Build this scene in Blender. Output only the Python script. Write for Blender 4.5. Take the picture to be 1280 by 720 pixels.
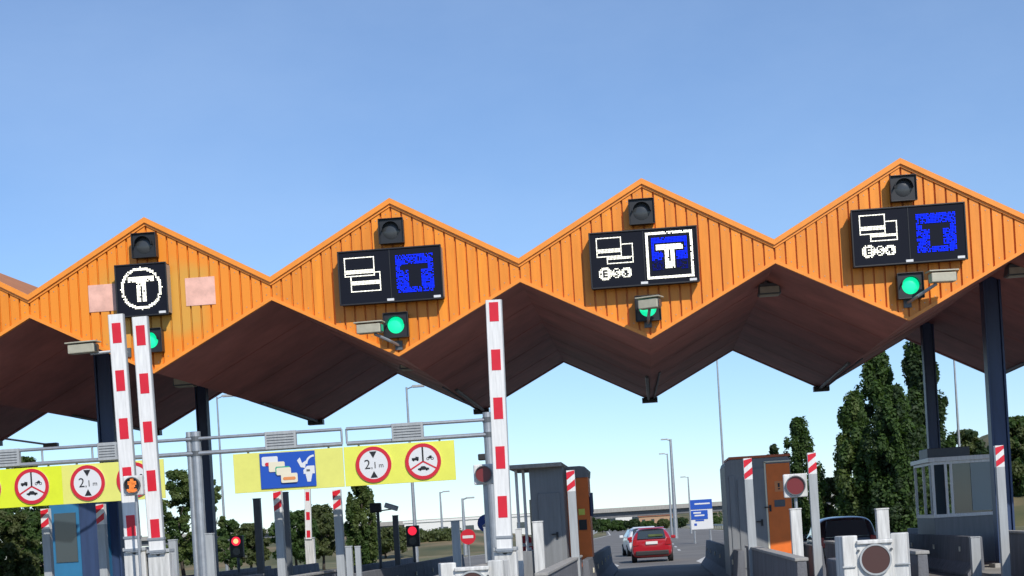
import bpy, math, random
from mathutils import Matrix, Vector
R = math.radians
random.seed(7)
scene = bpy.context.scene
for o in list(bpy.data.objects): bpy.data.objects.remove(o)

# ------------------------------------------------------------ camera
CAM_H = 1.75; F = 2000.0; YAW = -0.085; ROLL = 0.060; CX, CY = 641.9, 661.7
cd = bpy.data.cameras.new('camera'); cam = bpy.data.objects.new('camera', cd)
scene.collection.objects.link(cam); scene.camera = cam
cd.sensor_width = 36; cd.lens = F / 1280 * 36
cd.shift_x = (640 - CX) / 1280; cd.shift_y = (CY - 360) / 1280
cd.clip_start = 0.1; cd.clip_end = 6000
cam.matrix_world = Matrix.Translation((0, 0, CAM_H)) @ Matrix.Rotation(-YAW, 4, 'Z') @ Matrix.Rotation(R(90), 4, 'X') @ Matrix.Rotation(-ROLL, 4, 'Z')

# ------------------------------------------------------------ sky, sun, exposure
SUN_EL, SUN_AZ = 38.0, 28.0
w = bpy.data.worlds.new('World'); scene.world = w; w.use_nodes = True
nt = w.node_tree; bg = nt.nodes['Background']
sky = nt.nodes.new('ShaderNodeTexSky'); sky.sky_type = 'NISHITA'; sky.sun_disc = False
sky.sun_elevation = R(SUN_EL); sky.sun_rotation = R(180 - SUN_AZ)
sky.air_density = 0.9; sky.dust_density = 0.0; sky.ozone_density = 7.0; sky.altitude = 300
# thin high cloud veil: slightly paler wisps over the clear sky
wtc = nt.nodes.new('ShaderNodeTexCoord'); wmp = nt.nodes.new('ShaderNodeMapping'); wmp.inputs['Scale'].default_value = (1.2, 1.2, 2.5)
wnz = nt.nodes.new('ShaderNodeTexNoise'); wnz.inputs['Scale'].default_value = 3.2; wnz.inputs['Detail'].default_value = 7; wnz.inputs['Roughness'].default_value = .6
nt.links.new(wtc.outputs['Generated'], wmp.inputs[0]); nt.links.new(wmp.outputs[0], wnz.inputs['Vector'])
wmr = nt.nodes.new('ShaderNodeMapRange'); wmr.inputs[1].default_value = .35; wmr.inputs[2].default_value = .8; wmr.inputs[3].default_value = .10; wmr.inputs[4].default_value = .22
nt.links.new(wnz.outputs[0], wmr.inputs[0])
wmx = nt.nodes.new('ShaderNodeMixRGB'); wmx.inputs[2].default_value = (5.2, 6.6, 8.6, 1)
nt.links.new(wmr.outputs[0], wmx.inputs[0]); nt.links.new(sky.outputs[0], wmx.inputs[1]); nt.links.new(wmx.outputs[0], bg.inputs[0]); bg.inputs[1].default_value = 0.128
sl = bpy.data.lights.new('sun', 'SUN'); sl.energy = 4.0; sl.angle = R(0.5); sl.color = (1, 0.94, 0.85)
so = bpy.data.objects.new('sun', sl); scene.collection.objects.link(so)
so.rotation_euler = (R(90 - SUN_EL), 0, R(SUN_AZ)); so.location = (20, -40, 40)
vs = scene.view_settings
vs.view_transform = 'Standard'; vs.look = 'None'; vs.gamma = 1; vs.exposure = 0.08; vs.use_curve_mapping = False

def at(px, py, Y):
    """photo pixel -> world point on the plane y = Y (used for measuring only)"""
    a1, b1 = (px - CX) / F, -(py - CY) / F
    cr, sr = math.cos(ROLL), math.sin(ROLL)
    a, b = cr * a1 + sr * b1, -sr * a1 + cr * b1
    c, s = math.cos(YAW), math.sin(YAW)
    X, Yd = c * a + s, -s * a + c
    t = Y / Yd
    return Vector((X * t, Y, CAM_H + b * t))

# ------------------------------------------------------------ materials
M = {}
def mat(name, col, rough=0.6, metal=0.0, noise=0.0, nscale=4.0, bump=0.0, bscale=40.0, spec=0.5, col2=None, emit=None, estr=0.0, streak=False, coat=0):
    m = bpy.data.materials.new(name); m.use_nodes = True; n = m.node_tree; b = n.nodes['Principled BSDF']
    b.inputs['Base Color'].default_value = (*col, 1); b.inputs['Roughness'].default_value = rough
    b.inputs['Metallic'].default_value = metal; b.inputs['Specular IOR Level'].default_value = spec
    b.inputs['Coat Weight'].default_value = coat
    if emit:
        b.inputs['Emission Color'].default_value = (*emit, 1); b.inputs['Emission Strength'].default_value = estr
    tc = n.nodes.new('ShaderNodeTexCoord')
    if noise or col2:
        nz = n.nodes.new('ShaderNodeTexNoise'); nz.inputs['Scale'].default_value = nscale; nz.inputs['Detail'].default_value = 6
        nz.inputs['Roughness'].default_value = 0.65
        mp = n.nodes.new('ShaderNodeMapping'); n.links.new(tc.outputs['Object'], mp.inputs[0])
        if streak: mp.inputs['Scale'].default_value = (4, 4, 0.35)
        n.links.new(mp.outputs[0], nz.inputs['Vector'])
        rp = n.nodes.new('ShaderNodeValToRGB'); n.links.new(nz.outputs['Fac'], rp.inputs[0])
        c2 = col2 or tuple(x * (1 - noise) for x in col)
        c1 = col if col2 else tuple(min(1, x * (1 + noise * .6)) for x in col)
        rp.color_ramp.elements[0].position = 0.32; rp.color_ramp.elements[0].color = (*c2, 1)
        rp.color_ramp.elements[1].position = 0.68; rp.color_ramp.elements[1].color = (*c1, 1)
        n.links.new(rp.outputs[0], b.inputs['Base Color'])
    if bump:
        nb = n.nodes.new('ShaderNodeTexNoise'); nb.inputs['Scale'].default_value = bscale; nb.inputs['Detail'].default_value = 4
        n.links.new(tc.outputs['Object'], nb.inputs['Vector'])
        bp = n.nodes.new('ShaderNodeBump'); bp.inputs['Strength'].default_value = bump; bp.inputs['Distance'].default_value = 0.02
        n.links.new(nb.outputs['Fac'], bp.inputs['Height']); n.links.new(bp.outputs[0], b.inputs['Normal'])
    M[name] = m; return m
ORANGE = (0.80, 0.255, 0.016)
for q_, f_ in (('orange_steel', 1.0), ('orange_steel_b', .93), ('orange_steel_c', 1.05), ('orange_steel_d', .97)):
    mat(q_, (ORANGE[0] * f_, ORANGE[1] * f_ * (1.03 if f_ > 1 else 1), ORANGE[2]), .45 + .1 * (1 - f_), noise=.14, nscale=1.3 + f_, streak=True, bump=.15, bscale=3)
mat('orange_trim', (0.84, 0.28, 0.03), .4, noise=.10, nscale=3)
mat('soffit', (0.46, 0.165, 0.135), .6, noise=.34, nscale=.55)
mat('roof_sheet', (0.45, 0.17, 0.05), .6, noise=.2)
mat('black_paint', (0.012, 0.013, 0.016), .45)
mat('display_black', (0.008, 0.010, 0.018), .7, spec=.12)
mat('lens_off', (0.045, 0.05, 0.055), .25)
mat('led_white', (.8, .8, .7), .5, emit=(1, .97, .82), estr=1.7)
mat('led_blue', (.002, .002, .02), .7, spec=.05, emit=(0.004, 0.025, 1), estr=2.3)
mat('led_blue_dim', (.002, .002, .02), .7, spec=.05, emit=(0.0, 0.01, .5), estr=.8)
mat('lamp_green', (.02, .4, .2), .3, emit=(0.0, .83, .36), estr=.95)
mat('lamp_red', (.5, .02, .03), .3, emit=(1, .02, .06), estr=1.0)
mat('lamp_amber', (.6, .2, .05), .3, emit=(1, .25, .03), estr=1.0)
mat('lamp_yellow', (.6, .5, .2), .3, emit=(1, .72, .3), estr=1.0)
mat('beige_housing', (0.42, 0.40, 0.31), .5, noise=.12, nscale=8)
mat('white_paint', (0.74, 0.74, 0.73), .4, noise=.14, nscale=7, streak=True)
mat('red_film', (0.62, 0.012, 0.03), .4, noise=.08, nscale=6)
mat('grey_paint', (0.36, 0.38, 0.39), .5, noise=.14, nscale=4, streak=True)
mat('dark_grey', (0.09, 0.10, 0.11), .5, noise=.15)
mat('galvanised', (0.38, 0.40, 0.42), .45, metal=.6, noise=.15, nscale=6)
mat('blue_steel', (0.030, 0.055, 0.13), .45, noise=.2, nscale=2, streak=True)
mat('concrete', (0.34, 0.33, 0.31), .9, noise=.28, nscale=2.2, bump=.4, streak=True)
mat('dark_concrete', (0.15, 0.155, 0.17), .85, noise=.3, nscale=2.0, bump=.4, streak=True)
mat('dirty_white', (0.62, 0.62, 0.60), .6, noise=.35, nscale=3.0, streak=True)
mat('reflector_dark', (0.075, 0.035, 0.03), .3)
mat('reflector_red', (0.17, 0.022, 0.024), .3)
mat('panel_yellow', (0.72, 0.73, 0.10), .5, noise=.05)
mat('panel_vivid', (0.66, 0.74, 0.02), .5, noise=.05)
mat('panel_pale', (0.70, 0.69, 0.16), .5, noise=.05)
mat('sign_white', (.66, .67, .68), .5)
mat('sign_red', (.55, .012, .03), .5)
mat('sign_black', (.012, .012, .015), .5)
mat('sign_blue', (0.010, 0.075, 0.42), .45)
mat('sign_cream', (.72, .66, .50), .5)
mat('sign_orange', (.7, .25, .08), .5)
mat('sign_green', (.05, .35, .22), .5)
mat('booth_grey', (0.20, 0.21, 0.22), .55, noise=.14, nscale=3, streak=True)
mat('booth_orange', (0.80, 0.17, 0.016), .5, noise=.10, nscale=3)
mat('booth_blue', (0.03, 0.17, 0.33), .35, noise=.12, nscale=2)
mat('glass', (0.035, 0.05, 0.06), .06, spec=.8)
mat('pale_blind', (0.30, 0.36, 0.37), .5)
mat('tyre', (0.015, 0.015, 0.016), .85)
mat('rim', (.4, .4, .42), .35, metal=.7)
mat('car_red', (0.36, 0.004, 0.013), .3, coat=.7)
mat('car_white', (0.70, 0.72, 0.74), .3, coat=.6)
mat('car_black', (0.018, 0.022, 0.03), .25, coat=.8)
mat('plate_white', (.7, .7, .68), .5)
mat('plastic_dark', (.02, .02, .022), .6)
mat('tail_red', (.35, .01, .015), .2)
mat('bark', (0.06, 0.05, 0.04), .9, noise=.3, nscale=6)
mat('pink_patch', (0.80, 0.46, 0.37), .6, noise=.22, nscale=3)
mat('rust_patch', (0.50, 0.12, 0.05), .6)
mat('house_wall', (.62, .58, .52), .8, noise=.1)
mat('white_wall', (.70, .70, .68), .8, noise=.1)
mat('brick_wall', (.42, .27, .17), .85, noise=.2)
mat('tile_roof', (.33, .13, .07), .8, noise=.2)
for nm, c1, c2 in (('leaf_poplar', (0.062, 0.108, 0.028), (0.030, 0.060, 0.016)), ('leaf_olive', (0.095, 0.115, 0.042), (0.045, 0.062, 0.022)),
                   ('leaf_light', (0.115, 0.155, 0.05), (0.055, 0.085, 0.026)), ('leaf_dark', (0.042, 0.070, 0.026), (0.018, 0.036, 0.014))):
    m = mat(nm, tuple(x * 1.15 for x in c1), .6, col2=c2, nscale=2.6, spec=.3); n = m.node_tree; b = n.nodes['Principled BSDF']
    tl = n.nodes.new('ShaderNodeBsdfTranslucent'); tl.inputs[0].default_value = (c1[0] * 1.8, c1[1] * 2.0, c1[2], 1)
    ms = n.nodes.new('ShaderNodeMixShader'); ms.inputs[0].default_value = .35
    n.links.new(b.outputs[0], ms.inputs[1]); n.links.new(tl.outputs[0], ms.inputs[2]); n.links.new(ms.outputs[0], n.nodes['Material Output'].inputs[0])

def ground_mat(name, c1, c2, scale, fine, c3=None):
    m = bpy.data.materials.new(name); m.use_nodes = True; n = m.node_tree; b = n.nodes['Principled BSDF']; b.inputs['Roughness'].default_value = .9
    tc = n.nodes.new('ShaderNodeTexCoord')
    a = n.nodes.new('ShaderNodeTexNoise'); a.inputs['Scale'].default_value = scale; a.inputs['Detail'].default_value = 8
    f = n.nodes.new('ShaderNodeTexNoise'); f.inputs['Scale'].default_value = fine; f.inputs['Detail'].default_value = 3
    for q in (a, f): n.links.new(tc.outputs['Object'], q.inputs['Vector'])
    r = n.nodes.new('ShaderNodeValToRGB'); n.links.new(a.outputs[0], r.inputs[0])
    r.color_ramp.elements[0].color = (*c1, 1); r.color_ramp.elements[0].position = .35
    r.color_ramp.elements[1].color = (*c2, 1); r.color_ramp.elements[1].position = .65
    if c3:
        e = r.color_ramp.elements.new(.5); e.color = (*c3, 1)
    mx = n.nodes.new('ShaderNodeMixRGB'); mx.blend_type = 'MULTIPLY'; mx.inputs[0].default_value = .35
    n.links.new(r.outputs[0], mx.inputs[1]); n.links.new(f.outputs[0], mx.inputs[2]); n.links.new(mx.outputs[0], b.inputs['Base Color'])
    bp = n.nodes.new('ShaderNodeBump'); bp.inputs['Strength'].default_value = .4; bp.inputs['Distance'].default_value = .02
    n.links.new(f.outputs[0], bp.inputs['Height']); n.links.new(bp.outputs[0], b.inputs['Normal'])
    M[name] = m
ground_mat('asphalt', (0.16, 0.152, 0.145), (0.22, 0.21, 0.195), .25, 30)
ground_mat('dry_grass', (0.13, 0.12, 0.05), (0.26, 0.20, 0.10), .08, 6, (0.15, 0.15, 0.06))
ground_mat('scrub', (0.07, 0.085, 0.03), (0.27, 0.19, 0.10), .12, 3, (0.13, 0.12, 0.05))
ground_mat('paint', (0.55, 0.55, 0.52), (0.72, 0.72, 0.70), 1.5, 20)
ground_mat('kerb_concrete', (0.28, 0.27, 0.25), (0.38, 0.37, 0.34), .8, 20)

# fascia of the bay with the washed, yellowed areas beside its display
m = mat('orange_faded', ORANGE, .5); n = m.node_tree; b = n.nodes['Principled BSDF']
tc = n.nodes.new('ShaderNodeTexCoord'); sp = n.nodes.new('ShaderNodeSeparateXYZ'); n.links.new(tc.outputs['Object'], sp.inputs[0])
def mth(op, a, b2=None, c=None):
    q = n.nodes.new('ShaderNodeMath'); q.operation = op
    for i, v in enumerate((a, b2, c)):
        if v is None: continue
        if isinstance(v, (int, float)): q.inputs[i].default_value = v
        else: n.links.new(v, q.inputs[i])
    return q.outputs[0]
nz = n.nodes.new('ShaderNodeTexNoise'); nz.inputs['Scale'].default_value = 1.2; n.links.new(tc.outputs['Object'], nz.inputs['Vector'])
wob = mth('MULTIPLY', mth('SUBTRACT', nz.outputs[0], .5), 1.0)
ax = mth('ABSOLUTE', mth('SUBTRACT', mth('ADD', sp.outputs[0], wob), 0.05))
az = mth('ABSOLUTE', mth('SUBTRACT', mth('ADD', sp.outputs[2], wob), 7.25))
fx = n.nodes.new('ShaderNodeMapRange'); fx.inputs[1].default_value = 1.35; fx.inputs[2].default_value = .9; n.links.new(ax, fx.inputs[0])
fz = n.nodes.new('ShaderNodeMapRange'); fz.inputs[1].default_value = .95; fz.inputs[2].default_value = .55; n.links.new(az, fz.inputs[0])
mx = n.nodes.new('ShaderNodeMixRGB'); n.links.new(mth('MULTIPLY', mth('MULTIPLY', fx.outputs[0], fz.outputs[0]), .85), mx.inputs[0])
mx.inputs[1].default_value = (*ORANGE, 1); mx.inputs[2].default_value = (.62, .33, .05, 1); n.links.new(mx.outputs[0], b.inputs['Base Color'])

# ------------------------------------------------------------ mesh builder
class MB:
    def __init__(s): s.v = []; s.f = []; s.m = []; s.mats = []
    def mi(s, m):
        if m not in s.mats: s.mats.append(m)
        return s.mats.index(m)
    def add(s, vs, fs, m):
        o = len(s.v); s.v += [tuple(p) for p in vs]; i = s.mi(m)
        for f in fs: s.f.append(tuple(o + k for k in f)); s.m.append(i)
        return s
    def box(s, c, d, m, rot=None):
        x, y, z = (k / 2 for k in d); vs = [Vector((a * x, b_ * y, e * z)) for e in (-1, 1) for b_ in (-1, 1) for a in (-1, 1)]
        if rot is not None: vs = [rot @ q for q in vs]
        return s.add([q + Vector(c) for q in vs], [(0, 2, 3, 1), (4, 5, 7, 6), (0, 1, 5, 4), (2, 6, 7, 3), (0, 4, 6, 2), (1, 3, 7, 5)], m)
    def box2(s, a, b_, m):
        return s.box([(p + q) / 2 for p, q in zip(a, b_)], [abs(q - p) for p, q in zip(a, b_)], m)
    def cyl(s, p0, p1, r, m, n=12, r2=None, cap=True):
        p0, p1 = Vector(p0), Vector(p1); r2 = r if r2 is None else r2
        d = (p1 - p0).normalized(); u = d.orthogonal().normalized(); w_ = d.cross(u)
        vs = []
        for p, rr in ((p0, r), (p1, r2)):
            for k in range(n):
                a = 2 * math.pi * k / n; vs.append(p + (u * math.cos(a) + w_ * math.sin(a)) * rr)
        fs = [(k, (k + 1) % n, n + (k + 1) % n, n + k) for k in range(n)]
        if cap: fs += [tuple(range(n))[::-1], tuple(range(n, 2 * n))]
        return s.add(vs, fs, m)
    def prism(s, pts, y0, y1, m):
        """polygon in the XZ plane pushed from y0 (near) to y1"""
        k = len(pts); vs = [(x, y0, z) for x, z in pts] + [(x, y1, z) for x, z in pts]
        fs = [tuple(range(k)), tuple(range(k, 2 * k))[::-1]] + [(i, k + i, k + (i + 1) % k, (i + 1) % k) for i in range(k)]
        return s.add(vs, fs, m)
    def ring(s, c, ro, ri, y0, y1, m, n=32):
        cx, cz = c
        for k in range(n):
            a, b_ = 2 * math.pi * k / n, 2 * math.pi * (k + 1) / n
            s.prism([(cx + ri * math.cos(a), cz + ri * math.sin(a)), (cx + ro * math.cos(a), cz + ro * math.sin(a)), (cx + ro * math.cos(b_), cz + ro * math.sin(b_)), (cx + ri * math.cos(b_), cz + ri * math.sin(b_))], y0, y1, m)
        return s
    def build(s, name, parent=None, loc=(0, 0, 0), bevel=0, smooth=False):
        me = bpy.data.meshes.new(name); me.from_pydata(s.v, [], s.f)
        for k in s.mats: me.materials.append(M[k])
        me.polygons.foreach_set('material_index', s.m)
        me.validate(); me.update()
        o = bpy.data.objects.new(name, me); scene.collection.objects.link(o); o.location = loc
        if parent: o.parent = parent
        if bevel:
            b_ = o.modifiers.new('bevel', 'BEVEL'); b_.width = bevel; b_.segments = 2; b_.limit_method = 'ANGLE'
        if smooth: me.polygons.foreach_set('use_smooth', [True] * len(me.polygons))
        return o
def disc(mb, c, r, y0, y1, m, n=28):
    return mb.prism([(c[0] + r * math.cos(2 * math.pi * k / n), c[1] + r * math.sin(2 * math.pi * k / n)) for k in range(n)], y0, y1, m)
def tag(o, label=None, cat=None, group=None, kind=None):
    if label: o['label'] = label
    if cat: o['category'] = cat
    if group: o['group'] = group
    if kind: o['kind'] = kind
    return o
def thing(name, loc, label, cat, group=None, rz=0):
    o = bpy.data.objects.new(name, None); scene.collection.objects.link(o); o.location = loc; o.rotation_euler = (0, 0, rz)
    o.empty_display_size = .3
    return tag(o, label, cat, group)
def copy_tree(o, parent=None):
    c = o.copy(); scene.collection.objects.link(c); c.parent = parent
    for ch in [q for q in bpy.data.objects if q.parent == o]: copy_tree(ch, c)
    return c
def text_mb(mb, txt, cx, cz, h, y, m, depth=.006, sx=1.0):
    cu = bpy.data.curves.new('t', 'FONT'); cu.body = txt; cu.size = h / .7; cu.align_x = 'CENTER'; cu.align_y = 'CENTER'; cu.resolution_u = 3
    ob = bpy.data.objects.new('t', cu); scene.collection.objects.link(ob)
    bpy.context.view_layer.update()
    me = ob.evaluated_get(bpy.context.evaluated_depsgraph_get()).to_mesh()
    vs = [(cx + q.co.x * sx, y, cz + q.co.y) for q in me.vertices]; fs = [tuple(p.vertices) for p in me.polygons]
    mb.add(vs, fs, m); ob.to_mesh_clear(); bpy.data.objects.remove(ob); bpy.data.curves.remove(cu)

# ------------------------------------------------------------ ground, roads
def sheet(name, pts, z, m, label):
    mb = MB(); mb.add([(x, y, z) for x, y in pts], [tuple(range(len(pts)))], m)
    return tag(mb.build(name), label, None, None, 'structure')
sheet('ground', [(-2500, -60), (2500, -60), (2500, 5000), (-2500, 5000)], -0.03, 'dry_grass', 'dry grassy plain around the toll plaza')
def strip(name, cl, z, m, label):
    mb = MB(); vs = []
    for (x0, x1, y) in cl: vs += [(x0, y, z), (x1, y, z)]
    mb.add(vs, [(2 * k, 2 * k + 1, 2 * k + 3, 2 * k + 2) for k in range(len(cl) - 1)], m)
    return tag(mb.build(name), label, None, None, 'structure')
strip('road', [(-32, 30, -30), (-32, 30, 60), (-24, 22, 75), (-14, 15, 110), (-8, 11, 160), (-6.5, 9, 240), (-10, 4, 360), (-22, -8, 480), (-45, -31, 620)], 0.0, 'asphalt', 'grey asphalt toll plaza and motorway running away under the bridge')
def paint_strip(pts):
    mb = MB(); mb.add([(x, y, .004) for x, y in pts], [tuple(range(len(pts)))], 'paint')
    return mb
for i, (pts, lb) in enumerate([
        ([(-1.9, 61), (-1.55, 61), (-1.35, 66), (-2.0, 74), (-2.4, 74)], 'white painted nose marking left of the lane beyond the toll island'),
        ([(1.95, 61), (2.5, 61), (3.2, 70), (2.6, 75), (1.8, 66)], 'white painted nose marking right of the lane beyond the toll island'),
        ([(-13.6, 110), (-13.4, 110), (-7.4, 160), (-5.9, 240), (-9.4, 360), (-9.6, 360), (-6.1, 240), (-7.6, 160)], 'white edge line on the left of the motorway'),
        ([(14.2, 110), (14.4, 110), (10.4, 160), (8.4, 240), (3.4, 360), (3.2, 360), (8.2, 240), (10.2, 160)], 'white edge line on the right of the motorway')]):
    tag(paint_strip(pts).build('road_marking'), lb, None, None, 'structure')
mb = MB()
for y in range(90, 300, 12): mb.add([(1.5, y, .004), (1.65, y, .004), (1.65, y + 4.5, .004), (1.5, y + 4.5, .004)], [(0, 1, 2, 3)], 'paint')
tag(mb.build('road_marking'), 'dashed white lane line on the motorway beyond the toll', None, None, 'structure')

# ------------------------------------------------------------ canopy
W = 5.5; X0 = -10.738; Y0 = 34.777; D = 17.574
PK, VT, VB, TP = 9.127, 7.600, 7.139, 5.706
KA, KB = -3, 6
cano = thing('toll_canopy', (0, Y0, 0), 'orange zigzag steel canopy spanning all toll lanes with dark underside', 'toll canopy')
def top_at(x): return PK - abs(x) * (PK - VT) / (W / 2)
def bot_at(x): return TP + abs(x) * (VB - TP) / (W / 2)
N = 24; sw = W / N; tone = random.Random(5)
for k in range(KA, KB):
    xc = X0 + k * W
    mname = 'orange_faded' if k == 0 else 'orange_steel'
    mb = MB(); g = .021
    for i in range(N):
        xa = -W / 2 + i * sw + g; xb = xa + sw - 2 * g
        mb.prism([(xa, bot_at(xa)), (xb, bot_at(xb)), (xb, top_at(xb)), (xa, top_at(xa))], -.055 + tone.uniform(-.003, .003), 0, mname if k == 0 else tone.choice(['orange_steel', 'orange_steel', 'orange_steel_b', 'orange_steel_c', 'orange_steel_d']))
        for zz in (bot_at((xa + xb) / 2) + .16, top_at((xa + xb) / 2) - .26): mb.box(((xa + xb) / 2, -.058, zz), (.016, .01, .016), 'galvanised')
    mb.prism([(-W / 2, VB), (0, TP), (W / 2, VB), (W / 2, VT), (0, PK), (-W / 2, VT)], .002, .03, mname)
    mb.build('fascia', cano, (xc, 0, 0))
    mb = MB()
    for s in (-1, 1):
        q = [(0, PK + .02), (s * W / 2, VT + .02), (s * W / 2, VT - .10), (0, PK - .10)]
        if s < 0: q = q[::-1]
        mb.prism(q, -.13, 0.0, 'orange_trim')
        q = [(0, PK - .10), (s * W / 2, VT - .10), (s * W / 2, VT - .16), (0, PK - .16)]
        mb.prism(q if s > 0 else q[::-1], -.085, 0.0, 'orange_trim')
        q = [(0, TP + .05), (s * W / 2, VB + .05), (s * W / 2, VB - .03), (0, TP - .03)]
        mb.prism(q if s > 0 else q[::-1], -.10, 0.0, 'orange_trim')
    mb.build('trim', cano, (xc, 0, 0))
    mb = MB()   # rear gable
    mb.prism([(-W / 2, VB), (0, TP), (W / 2, VB), (W / 2, VT), (0, PK), (-W / 2, VT)], D - .03, D, 'orange_steel')
    for s in (-1, 1):
        q = [(0, TP + .10), (s * W / 2, VB + .10), (s * W / 2, VB - .03), (0, TP - .03)]
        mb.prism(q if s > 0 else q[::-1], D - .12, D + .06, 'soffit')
    mb.build('rear_fascia', cano, (xc, 0, 0))
    mb = MB()   # roof above, soffit below
    for s in (-1, 1):
        q = [(0, PK), (s * W / 2, VT), (s * W / 2, VT - .04), (0, PK - .04)]
        mb.prism(q if s > 0 else q[::-1], .03, D - .03, 'roof_sheet')
    mb.build('roof', cano, (xc, 0, 0))
    mb = MB()
    ns = 14
    for s in (-1, 1):
        q = [(0, TP), (s * W / 2, VB), (s * W / 2, VB + .05), (0, TP + .05)]
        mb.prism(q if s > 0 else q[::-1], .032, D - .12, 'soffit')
        for j in range(1, 5):      # sheet laps
            y = j * D / 5
            q = [(s * .02, TP - .005), (s * W / 2, VB - .005), (s * W / 2, VB), (s * .02, TP)]
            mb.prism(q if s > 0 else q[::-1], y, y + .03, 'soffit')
    mb.build('soffit', cano, (xc, 0, 0))
    # dark pipes hung along the low line of the bay
    mb = MB()
    sg = 1 if k >= 2 else -1
    mb.cyl((-.10 * sg, 9.5, TP + .02), (-.06 * sg, D - .2, TP - .02), .045, 'dark_grey', 8)
    mb.cyl((.26 * sg, 9.5, TP + .12), (.12 * sg, D - .2, TP - .0), .03, 'dark_grey', 8)
    mb.box((-.02, D - .25, TP - .04), (.5, .3, .16), 'black_paint')
    mb.build('drain_pipe', cano, (xc, 0, 0))
mb = MB()
for x, s in ((X0 + (KA - .5) * W, 1), (X0 + (KB - .5) * W, -1)):
    mb.box((x, D / 2, (VT + VB) / 2), (.04, D - .1, VT - VB - .1), 'orange_steel')
mb.build('end_cap', cano)
# pale and rusty repair sheets fixed to the first gable
def patch(px0, py0, px1, py1, m, lb):
    a, b_ = at(px0, py0, Y0 - .06), at(px1, py1, Y0 - .06)
    mb = MB(); mb.box2((a.x, -.068, b_.z), (b_.x, -.0575, a.z), m)
    tag(mb.build('repair_patch', cano), lb)
patch(231, 348, 270, 380, 'pink_patch', 'pale pink repair sheet right of the round letter display')
patch(110, 357, 147, 388, 'pink_patch', 'pale pink repair sheet left of the round letter display')

# columns
for (xk, name, lbs) in ((-.5, 'left', ('thick dark blue steel column behind the pair of raised arms', 'thinner dark column behind the grey gantry post')),
                        (3.5, 'right', ('thick dark blue steel column in front of the glazed booth', 'thinner dark column standing before the tall poplars'))):
    x = X0 + xk * W
    for (y, wd, lb, mm) in ((39.5, .42, lbs[0], 'blue_steel'), (48.3, .34, lbs[1], 'blue_steel')):
        c = thing('canopy_column', (x, y, 0), lb, 'column', 'columns carrying the toll canopy')
        mb = MB(); h = VB - .02
        mb.box((0, 0, h / 2), (wd * .72, wd * .72, h), mm)
        for s in (-1, 1): mb.box((s * wd * .44, 0, h / 2), (wd * .12, wd, h), mm)
        mb.build('shaft', c, bevel=.008)
        mb = MB(); mb.box((0, 0, .12), (.7, .7, .24), 'concrete'); mb.build('plinth', c, bevel=.02)

# ------------------------------------------------------------ signal heads, displays, CCTV on the gables
YF = Y0 - .06
def signal(px, py, lit, lb, size=.52, vis=True):
    p = at(px, py, YF)
    t = thing('lane_signal', p, lb, 'traffic light', 'square lane signals on the canopy')
    mb = MB(); h = size / 2
    mb.box((0, -.12, 0), (size, .22, size), 'black_paint')
    for s in (-1, 1):
        mb.box((s * (h + .008), -.25, 0), (.02, .06, size + .02), 'black_paint'); mb.box((0, -.25, s * (h + .008)), (size + .02, .06, .02), 'black_paint')
    mb.build('housing', t, bevel=.008)
    mb = MB(); r = size * .35
    for k in range(9):   # visor: a hood round the upper half
        a, b_ = math.pi * (k - .5) / 9 + .17, math.pi * (k + .5) / 9 + .17
        mb.prism([(r * 1.04 * math.cos(a), r * 1.04 * math.sin(a)), (r * 1.12 * math.cos(a), r * 1.12 * math.sin(a)), (r * 1.12 * math.cos(b_), r * 1.12 * math.sin(b_)), (r * 1.04 * math.cos(b_), r * 1.04 * math.sin(b_))], -.36, -.232, 'black_paint')
    mb.build('visor', t)
    mb = MB()
    vs = [(0, -.275, 0)]; fs = []; n_ = 24
    for rr, yy in ((r * .5, -.265), (r * .85, -.25), (r, -.233)):
        vs += [(rr * math.cos(2 * math.pi * k / n_), yy, rr * math.sin(2 * math.pi * k / n_)) for k in range(n_)]
    fs += [(0, 1 + k, 1 + (k + 1) % n_) for k in range(n_)]
    for q in range(2): fs += [(1 + q * n_ + k, 1 + (q + 1) * n_ + k, 1 + (q + 1) * n_ + (k + 1) % n_, 1 + q * n_ + (k + 1) % n_) for k in range(n_)]
    mb.add(vs, fs, 'lamp_green' if lit else 'lens_off'); mb.build('lens', t, smooth=True)
    mb = MB(); mb.cyl((0, 0, -h * .8), (0, -.05, -h * .8), .03, 'galvanised', 8); mb.cyl((0, .0, h * .8), (0, -.05, h * .8), .03, 'galvanised', 8); mb.build('bracket', t)
signal(184, 309, 0, 'unlit square signal above the round letter T display')
signal(192, 427, 1, 'green lit signal half hidden behind the raised red and white arms', .50)
signal(491, 291, 0, 'unlit square signal above the display with two cards and blue T')
signal(497, 408, 1, 'green lit signal right of the beige camera with camera arm below it')
signal(802, 267, 0, 'unlit square signal above the display with white framed T')
signal(810, 387, 1, 'green lit signal mostly covered by the beige camera in front of it')
signal(1127, 238, 0, 'unlit square signal on the highest gable at right')
signal(1136, 359, 1, 'bright green signal left of the beige camera at right')

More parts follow.
